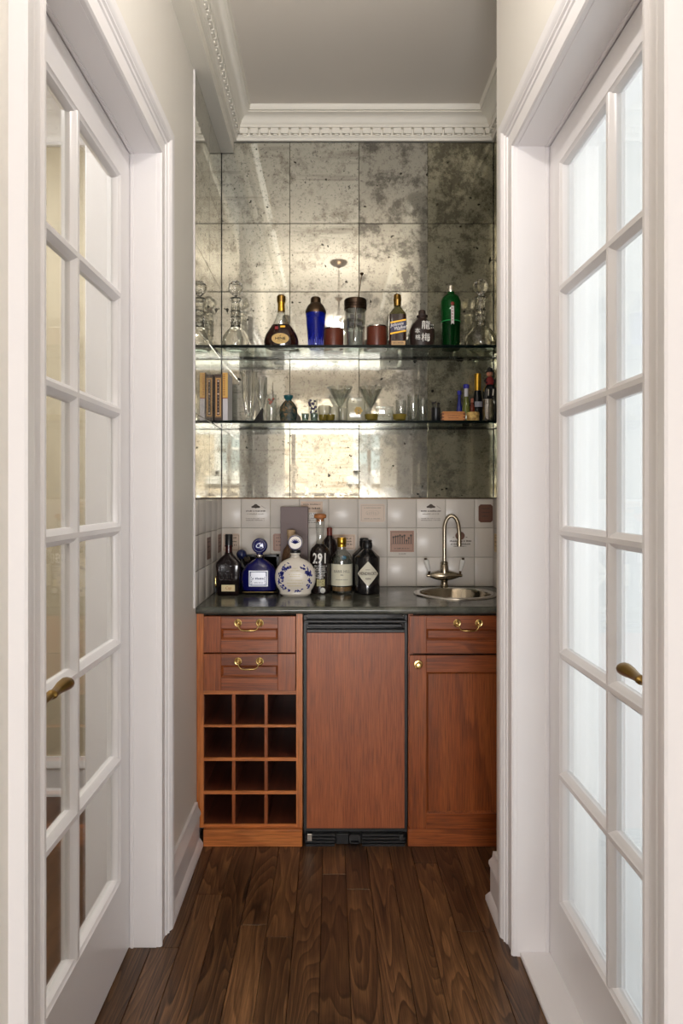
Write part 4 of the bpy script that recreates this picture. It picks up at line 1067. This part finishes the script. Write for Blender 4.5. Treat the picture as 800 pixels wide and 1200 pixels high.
part('neck_sleeve', MB().lathe([(0, .108), (.0085, .108), (.0085, .148), (0, .148)], seg=18), mat('neck_paper', (196, 194, 200), .4), t)
t = slim('miniature_bottle', 'slim cobalt bottle with a blue cap, leaning behind the olive miniature', 538, 3.07, .0135, .055, .148, mat('blue_dark', (34, 42, 120), .12), bluecap, cap_r=.0095)
t = slim('hot_sauce_bottle', 'tiny red-brown sauce bottle above the round straw coaster box', 553, 3.06, .0115, .062, .112, mat('sauce', (124, 52, 34), .2), mat('salmon', (186, 112, 88), .4), cap_r=.0065)
cork = mat('cork', (206, 168, 96), .7); v = coords(cork); n = noise_(cork, v, 60, 3); lk(cork, ramp(cork, n, [(.35, (150, 112, 58)), (.6, (222, 188, 116))]), bsdf(cork).inputs['Base Color'])
t = thing('straw_box', 'small round straw-coloured box in front of the tiny sauce bottle', 'box', at(554, 2.975, LS))
part('body', MB().lathe([(0, 0), (.026, 0), (.0265, .003), (.0265, .026), (0, .026)], seg=28), cork, t)
part('lid', MB().lathe([(0, .026), (.0275, .026), (.0275, .036), (.025, .039), (0, .039)], seg=28), cork, t)
dkg = mat('dark_wine_glass', (20, 22, 26), .08)
t = slim('champagne_bottle', 'dark champagne bottle with a gold foil neck on the lower shelf', 559.5, 3.13, .028, .075, .236, dkg, M['gold'], cap_h=.078, cap_r=.0150, neck_r=.0135)
part('label', MB().patch(.0302, -.020, .022, .080, .104), mat('grey_label', (150, 150, 160), .4), t)
t = slim('dark_bottle', 'short black bottle with a silver-grey label between the blue miniatures and the champagne', 545.5, 3.16, .017, .09, .15, dkg, M['charcoal'], cap_r=.010)
t = thing('steel_cup', 'ribbed stainless steel cup at the right end of the lower shelf', 'cup', at(571.3, 2.97, LS))
part('body', MB().lathe([(0, 0), (.0205, 0), (.0225, .003), (.0245, .092), (.0255, .094), (.023, .094), (.021, .006), (0, .006)], seg=30), M['steel'], t)
for k in range(3): part('rib', MB().torus((0, 0, .074+.007*k), .0243, .0009, seg=30, sub=6), M['charcoal'], t)
t = thing('liqueur_bottle', 'black liqueur bottle that a small doll stands on, behind the steel cup', 'bottle', at(573.5, 3.055, LS))
part('body', MB().loft([(0, .024, .022), (.004, .027, .025), (.150, .027, .025), (.165, .020, .018, 3), (.172, .014, .014, 2)], n=6), dkg, t)
b = MB()
for s_ in (-1, 1): b.tube([(s_*.010-.002, -.0276, .120), (s_*.011, -.0276, .148)], .0028, 6)
part('silver_stripe', b, M['steel'], t)
t = thing('small_doll', 'small pink-faced doll in red and black standing on the black bottle', 'doll', at(573.5, 3.055, LS+.172))
part('body', MB().loft([(0, .014, .012), (.010, .020, .014), (.030, .015, .011), (.036, .006, .006)], n=2.4), mat('doll_red', (132, 34, 34), .6), t)
b = MB()
for s_ in (-1, 1): b.tube([(s_*.012, 0, .030), (s_*.023, -.006, .016), (s_*.016, -.014, .008)], [.005, .0045, .004], 8)
part('arm', b, mat('doll_black', (24, 20, 22), .7), t)
part('head', MB().sphere((0, -.001, .050), .0145, (1, .9, 1)), mat('doll_skin', (214, 142, 112), .5), t)
part('hat', MB().lathe([(0, .056), (.019, .056), (.018, .060), (.013, .062), (.011, .072), (.004, .080), (0, .081)], seg=20), mat('doll_hat', (26, 22, 24), .7), t)
b = MB()
for s_ in (-1, 1): b.sphere((s_*.0045, -.0140, .051), .0016, seg=8, n=5)
b.tube([(-.005, -.0135, .0435), (0, -.0145, .0425), (.005, -.0135, .0435)], .0007, 5)
part('face_paint', b, M['ink'], t)
t = slim('red_bottle', 'dark red bottle half hidden by the right wall on the lower shelf', 589, 3.09, .018, .13, .215, mat('red_glass', (78, 22, 22), .12), M['black'], cap_r=.011)

# ================================================================== things on the worktop
WT = .9122
d = 2.93; t = thing('amaro_bottle', 'dark flat-sided bottle with an embossed front and small tan label, left on the worktop', 'bottle', at(268, d, WT))
s_ = S(d); dkb = mat('dark_brown_glass', (26, 17, 18), .10)
part('body', MB().loft([(0, .046, .026), (.004, .048, .028), (.085, .0495, .029), (.125, .053, .030), (.140, .051, .029), (.158, .036, .024, 3.5), (.172, .020, .018, 2.4), (.182, .0155, .0155, 2)], n=7), dkb, t)
part('neck', MB().lathe([(0, .176), (.0155, .178), (.0150, .205), (.0175, .207), (.0175, .212), (0, .213)]), mat('neck_maroon', (52, 20, 20), .2), t)
part('cap', MB().lathe([(0, .208), (.0165, .208), (.0165, .256), (.014, .260), (0, .260)]), M['black'], t)
part('label', MB().box(-.027, .030, -.0296, -.0285, .018, .046, .0004), mat('label_cream', (214, 196, 152), .5), t, 'small tan label')
b = MB(); text_mb(b, 'Cap', .017, (.0015, .0325), -.0300, italic=.3); part('lettering', b, mat('orange_ink', (170, 100, 50), .5), t)
b = MB(); rr = random.Random(9)
for k in range(26):
    x_, z_ = rr.uniform(-.036, .036), rr.uniform(.066, .128); b.tube([(x_, -.0305, z_), (x_+rr.uniform(-.012, .012), -.0312, z_+rr.uniform(-.010, .010))], .0013, 5)
b.torus((.001, -.0295, .140), .010, .0015, 'y', 16, 5)
part('embossing', b, mat('emboss', (62, 58, 62), .12), t)

d = 2.985; t = thing('blue_tequila_bottle', 'round-bodied cobalt blue bottle with a disc stopper and silver label', 'bottle', at(304, d, WT+.0125))
cb = mat('cobalt_ceramic', (15, 16, 84), .07, coat=.5)
part('body', MB().loft([(0, .068, .040), (.004, .074, .044), (.05, .079, .047), (.085, .074, .045), (.112, .056, .037, 2.3), (.128, .034, .027, 2), (.136, .019, .019, 2), (.140, .016, .016, 2), (.150, .016, .016, 2)], n=2.8), cb, t)
part('collar', MB().lathe([(0, .143), (.019, .143), (.0205, .147), (.0205, .153), (.018, .156), (0, .156)]), M['steel'], t)
b = MB().lathe([(0, -.011), (.026, -.011), (.032, -.008), (.0345, 0), (.032, .008), (.026, .011), (0, .011)], seg=32); b.xf(Matrix.Translation((0, 0, .194)) @ Matrix.Rotation(PI/2, 4, 'X'))
b.lathe([(0, .15), (.013, .15), (.016, .158), (.013, .166), (0, .168)])
part('stopper', b, cb, t)
b = MB().torus((0, -.0105, .194), .026, .0012, 'y', 28, 5); text_mb(b, 'C', .03, (-.008, .194), -.0115, italic=.3); text_mb(b, 'A', .03, (.008, .194), -.0115, italic=.3)
part('stopper_monogram', b, mat('silver_blue', (150, 152, 176), .25, metal=.5), t)
part('label', MB().box(-.041, .041, -.0500, -.0480, .022, .090, .0005), mat('silver_label', (196, 198, 206), .3, metal=.3), t, 'square silver label')
b = MB(); ring(b, -.037, .037, .026, .086, .003, -.0502, .0004); scribble(b, -.024, .024, .052, .009, -.0505); scribble(b, -.020, .020, .036, .004, -.0505)
rr = random.Random(4)
for s_ in (-1, 1):
    for k in range(9): b.sphere((s_*rr.uniform(.027, .034), -.0505, .03+.0063*k), .0022, (1, .3, 1), 6, 4)
part('label_print', b, mat('navy_print', (60, 66, 100), .4), t)
part('neck_cord', MB().torus((0, 0, .1415), .0205, .0018, seg=20, sub=6), M['charcoal'], t)  # charcoal ring around the neck
tr = thing('bottle_tray', 'low black tray with a gold rim under the blue bottle', 'tray', at(304, d, WT))
part('base', MB().loft([(0, .080, .052), (.010, .082, .054), (.0120, .082, .054)], n=8, seg=40), M['blackgloss'], tr)
b = MB(); n = 48; rs = []
pts = [(.0825*math.copysign(abs(math.cos(2*PI*i/n))**.25, math.cos(2*PI*i/n)), .0545*math.copysign(abs(math.sin(2*PI*i/n))**.25, math.sin(2*PI*i/n)), .0108) for i in range(n+1)]
part('gold_rim', b.tube(pts, .0010, 5), M['brass'], tr)

d = 2.90; t = thing('painted_ceramic_bottle', 'flat round white ceramic bottle painted with blue leaves, with a disc stopper', 'bottle', at(346, d, WT))
cw = mat('white_ceramic', (222, 214, 202), .24, spec=.4); cy = .079; Rr = .0865
secs = []
for k in range(0, 15):
    z = .001 + (2*Rr*.925)*k/14.0; zz_ = z-cy; q = max(.05, 1-(abs(zz_)/(Rr*.965))**2.15)
    secs.append((z, Rr*q**.47, .036*q**.45, 2.3))
secs[0] = (0.0, .052, .024, 2.3); secs[1] = (.010, .066, .030, 2.3)
secs += [(.163, .021, .018, 2), (.172, .017, .017, 2), (.178, .0215, .0215, 2), (.182, .0215, .0215, 2)]
part('body', MB().loft(secs, seg=48), cw, t)
b = MB(); rr = random.Random(12)
def leaf(mb, cx, cz, ang, L, wd, y):
    dx, dz = math.cos(ang), math.sin(ang); pts = []
    for k in range(8):
        a = 2*PI*k/8; u, v_ = L*math.cos(a), wd*math.sin(a)*(1-.3*math.cos(a)); pts.append((cx+u*dx-v_*dz, cz+u*dz+v_*dx))
    mb.prism(pts, 'y', y-.0012, y+.006)
def ysurf(x, z):
    q = max(.02, 1-(abs(z-cy)/(Rr*.965))**2.15); hx, hy = Rr*q**.47, .036*q**.45
    return -hy*max(.0, 1-min(1, abs(x)/hx)**2.3)**(1/2.3)
for k in range(150):
    a = rr.uniform(0, 2*PI); ra = rr.uniform(.049, .073); x_, z_ = ra*math.cos(a)*1.0, cy+ra*math.sin(a)*.93
    if -PI*.80 < a-2*PI < -PI*.70 and False: continue
    if math.sin(a) > .93 or (math.sin(a) < -.3 and ra < .058): continue
    leaf(b, x_, z_, a+rr.choice((.6, -.6, 1.2, PI/2)), rr.uniform(.0042, .0075), rr.uniform(.0018, .0032), ysurf(x_, z_))
for s_ in (-1, 1):
    for k in range(8):
        x_, z_ = s_*.054, cy+.018; a = k*PI/4; leaf(b, x_+.006*math.cos(a), z_+.006*math.sin(a), a, .006, .0028, ysurf(x_, z_)-.0003)
part('painted_leaves', b, mat('cobalt_paint', (20, 26, 112), .5, spec=.2), t, 'cobalt blue painted leaves')
b = MB(); 
for q_, z_ in ((.010, .118), (.018, .108), (.026, .092), (.022, .084), (.030, .068), (.034, .056), (.030, .044)): scribble(b, -q_, q_, z_, .0045, ysurf(0, z_)-.0012)
part('gold_lettering', b, mat('pale_gold_print', (196, 182, 132), .4), t)
part('collar', MB().lathe([(0, .180), (.021, .180), (.022, .184), (.0215, .192), (.016, .195), (0, .195)]), M['charcoal'], t)
b = MB().lathe([(0, -.010), (.026, -.010), (.0315, -.006), (.033, 0), (.0315, .006), (.026, .010), (0, .010)], seg=36); b.xf(Matrix.Translation((0, 0, .226)) @ Matrix.Rotation(PI/2, 4, 'X'))
part('stopper', b, cw, t)
b = MB().torus((0, -.0085, .226), .029, .0016, 'y', 32, 5)
for k in range(7):
    a = PI*(.14+.12*k); leaf(b, .010*math.cos(a), .222+.010*math.sin(a), a, .012, .0024, -.0105)
part('stopper_painting', b, bpy.data.materials['cobalt_paint'], t)

# behind the front row
t = thing('bottle_box', 'tall mauve-grey bottle carton standing against the tiles', 'box', at(345, 3.13, WT))
part('body', MB().box(-.062, .062, -.03, .045, 0, .374, .0015), mat('carton', (122, 108, 108), .6), t)
part('lid', MB().box(-.0625, .0625, -.0305, .0455, .300, .3745, .0015), mat('carton2', (124, 110, 110), .6), t)
t = thing('cork_top_bottle', 'amber bottle with a beige cork behind the painted ceramic bottle', 'bottle', at(341, 3.04, WT))
part('body', MB().loft([(0, .036, .028), (.004, .039, .030), (.155, .041, .031), (.185, .034, .026, 3), (.205, .018, .017, 2), (.226, .0155, .0155, 2)], n=4), thin_glass('amber_glass', (.5, .36, .22), .08, .5, .02, 2.4, (104, 76, 54), .6), t)
part('cork', MB().lathe([(0, .226), (.0165, .226), (.0165, .245), (.019, .247), (.019, .270), (.016, .273), (0, .273)]), mat('cork_pale', (190, 162, 128), .6), t)
t = thing('navy_stopper_bottle', 'small dark bottle with a navy ball stopper behind the amaro and blue bottles', 'bottle', at(283, 3.08, WT))
part('body', MB().loft([(0, .034, .026), (.004, .036, .028), (.10, .036, .028), (.125, .018, .018, 2), (.14, .014, .014, 2)], n=4), M['blackgloss'], t)
part('stopper', MB().sphere((0, 0, .160), .0235), mat('navy', (38, 44, 80), .12), t)
b = MB()
for x_, z_ in ((.018, .146), (.027, .142), (.034, .146), (.023, .137), (.037, .139), (.031, .135)): b.sphere((x_, -.022, z_), .0065, seg=8, n=5)
part('berry_ornament', b, mat('dull_bronze', (58, 50, 38), .35), t)
t = thing('black_frame_box', 'flat black framed box leaning behind the blue bottle', 'box', at(305, 3.155, WT))
part('panel', MB().box(-.078, .078, -.004, .010, .004, .146), mat('frame_panel', (70, 68, 66), .3), t)
part('frame', ring(MB(), -.086, .086, 0, .154, .010, -.004, .01).box(-.086, .086, -.004, .011, 0, .154, .001), M['black'], t)
t = thing('brass_bell', 'small brass and black ornament half hidden behind the amaro bottle', 'ornament', at(252.5, 3.02, WT))
part('base', MB().lathe([(0, 0), (.018, 0), (.018, .018), (.012, .022), (0, .022)]), M['black'], t)
part('body', MB().lathe([(0, .022), (.014, .022), (.016, .030), (.010, .036), (.008, .052), (.0095, .060), (.005, .070), (0, .072)]), M['brass'], t)

d = 2.99; t = thing('whiskey_bottle', 'tall dark bottle with large white numerals and a wooden stopper', 'bottle', at(375, d, WT))
R1 = .0445
part('body', MB().lathe([(0, 0), (R1-.003, 0), (R1, .004), (R1, .160), (R1*.97, .180), (R1*.83, .196), (.024, .208), (.0185, .214), (0, .214)], seg=40), mat('whiskey_dark', (36, 28, 26), .22), t)
part('glass_neck', MB().lathe([(0, .214), (.0185, .214), (.0165, .23), (.0165, .262), (.0195, .285), (.0205, .31), (.020, .325), (0, .325)], seg=28), M['clear2'], t)
part('stopper', MB().lathe([(0, .312), (.0165, .312), (.0165, .325), (.0255, .327), (.0275, .334), (.0265, .342), (.018, .347), (0, .348)]), mat('stopper_wood', (176, 112, 62), .45), t)
b = MB(); text_mb(b, '291', .062, (0, .152), wrap=R1, sx=.72, bold=True)
for k, (hw_, z_) in enumerate(((.031, .119), (.027, .110), (.024, .102), (.028, .093), (.024, .085), (.022, .077), (.018, .069))): scribble(b, -hw_, hw_, z_, .0045, 0, R1)
part('lettering', b, M['white'], t)
part('label', MB().patch(R1+.0003, -.014, .021, .034, .064), mat('label_yellow', (206, 196, 142), .5), t, 'small yellow label')
b = MB()
for k in range(5): scribble(b, -.010, .018, .036+.006*k, .004, 0, R1+.0004)
part('label_print', b, M['ink'], t)
b = MB(); disc(b, .012, .016, .011, .012, -.0441, .0015); part('seal', b, mat('seal_silver', (190, 190, 184), .3), t)
t = thing('red_capped_bottle', 'dark bottle with a red-brown cap behind the bottle with large white numerals', 'bottle', at(386, 3.09, WT))
part('body', MB().lathe([(0, 0), (.034, 0), (.037, .004), (.037, .20), (.030, .222), (.014, .24), (.011, .25), (0, .25)]), dkb, t)
part('cap', MB().lathe([(0, .246), (.0125, .246), (.0125, .278), (.010, .281), (0, .281)]), mat('cap_redbrown', (112, 44, 30), .4), t)

d = 3.0; t = thing('honey_gin_bottle', 'clear bottle with a wide cream paper label and golden cap', 'bottle', at(400.3, d, WT))
R1 = .047
part('body', MB().lathe([(0, 0), (R1-.003, 0), (R1, .004), (R1, .140), (R1*.96, .156), (R1*.75, .172), (.026, .182), (.0175, .190), (.0175, .205), (0, .205)], seg=40), M['clear2'], t)
part('liquor', MB().lathe([(0, .010), (R1-.005, .010), (R1-.004, .028), (0, .028)], seg=32), mat('pale_amber', (150, 116, 76), .1), t)
part('inner_fill', MB().lathe([(0, .03), (R1-.006, .03), (R1-.006, .138), (.03, .160), (0, .160)], seg=32), thin_glass('pale_gin', (.72, .74, .70), .05, .3, 0, 2, (120, 124, 116), .3), t)  # grey-tinted volume inside the bottle
part('label', MB().patch(R1+.0004, -.064, .064, .034, .128, 24), mat('cream_label', (226, 222, 200), .5), t, 'cream label')
b = MB(); text_mb(b, 'BARR HILL', .0175, (0, .096), wrap=R1+.0006, sx=.92)
scribble(b, -.006, .006, .079, .005, 0, R1+.0004); scribble(b, -.028, .028, .060, .003, 0, R1+.0004)
part('lettering', b, mat('grey_ink', (110, 108, 96), .5), t)
part('shoulder_patch', MB().sphere((.008, -.040, .156), .012, (1, .25, .7)), mat('blue_patch', (50, 104, 130), .3), t, 'blue patch on the shoulder')  # flattened blue patch at the front of the shoulder
part('cap', MB().lathe([(0, .200), (.019, .200), (.0195, .204), (.0195, .210), (.018, .212), (.0205, .216), (.0205, .236), (.017, .242), (0, .243)]), M['gold'], t)

def apoth(lab, x, d, diamond):
    t = thing('apothecary_gin_bottle', lab, 'bottle', at(x, d, WT), 'black apothecary gin bottles'); R1 = .0545
    part('body', MB().lathe([(0, 0), (R1-.003, 0), (R1, .004), (R1, .154), (R1*.97, .160), (R1*.80, .168), (.030, .182), (.0205, .190), (.0185, .194), (.0185, .210), (0, .210)], seg=44), mat('black_bottle', (20, 18, 20), .08, coat=.5) if diamond else bpy.data.materials['black_bottle'], t)
    part('cap', MB().lathe([(0, .196), (.0205, .196), (.0215, .200), (.0215, .219), (.019, .223), (.0205, .226), (.0205, .231), (.016, .234), (0, .234)], seg=28), M['black'], t)
    if diamond:
        b = MB(); n = 16; top = []; bot = []; Rw = R1+.0008
        zc_, hh, hw_ = .090, .054, .050
        for k in range(n+1):
            u = -1+2*k/n; a = u*hw_/Rw; h_ = max(.0005, hh*(1-abs(u)))
            top.append(b.bm.verts.new((Rw*math.sin(a), -Rw*math.cos(a), zc_+h_))); bot.append(b.bm.verts.new((Rw*math.sin(a), -Rw*math.cos(a), zc_-h_)))
        for k in range(n): b.bm.faces.new((bot[k], bot[k+1], top[k+1], top[k]))
        part('diamond_label', b, mat('diamond_cream', (218, 214, 196), .5), t, 'cream diamond label')
        b = MB(); text_mb(b, "HENDRICK'S", .0175, (0, .091), wrap=Rw, sx=.80, bold=True); text_mb(b, 'GIN', .011, (0, .069), wrap=Rw, sx=1.2, bold=True)
        scribble(b, -.010, .010, .106, .004, 0, Rw)
        part('lettering', b, M['ink'], t)
    return t
apoth('black apothecary gin bottle with a cream diamond label at the front', 430.3, 2.975, True)
apoth('black apothecary gin bottle half hidden behind the diamond-labelled one', 426.5, 3.095, False)
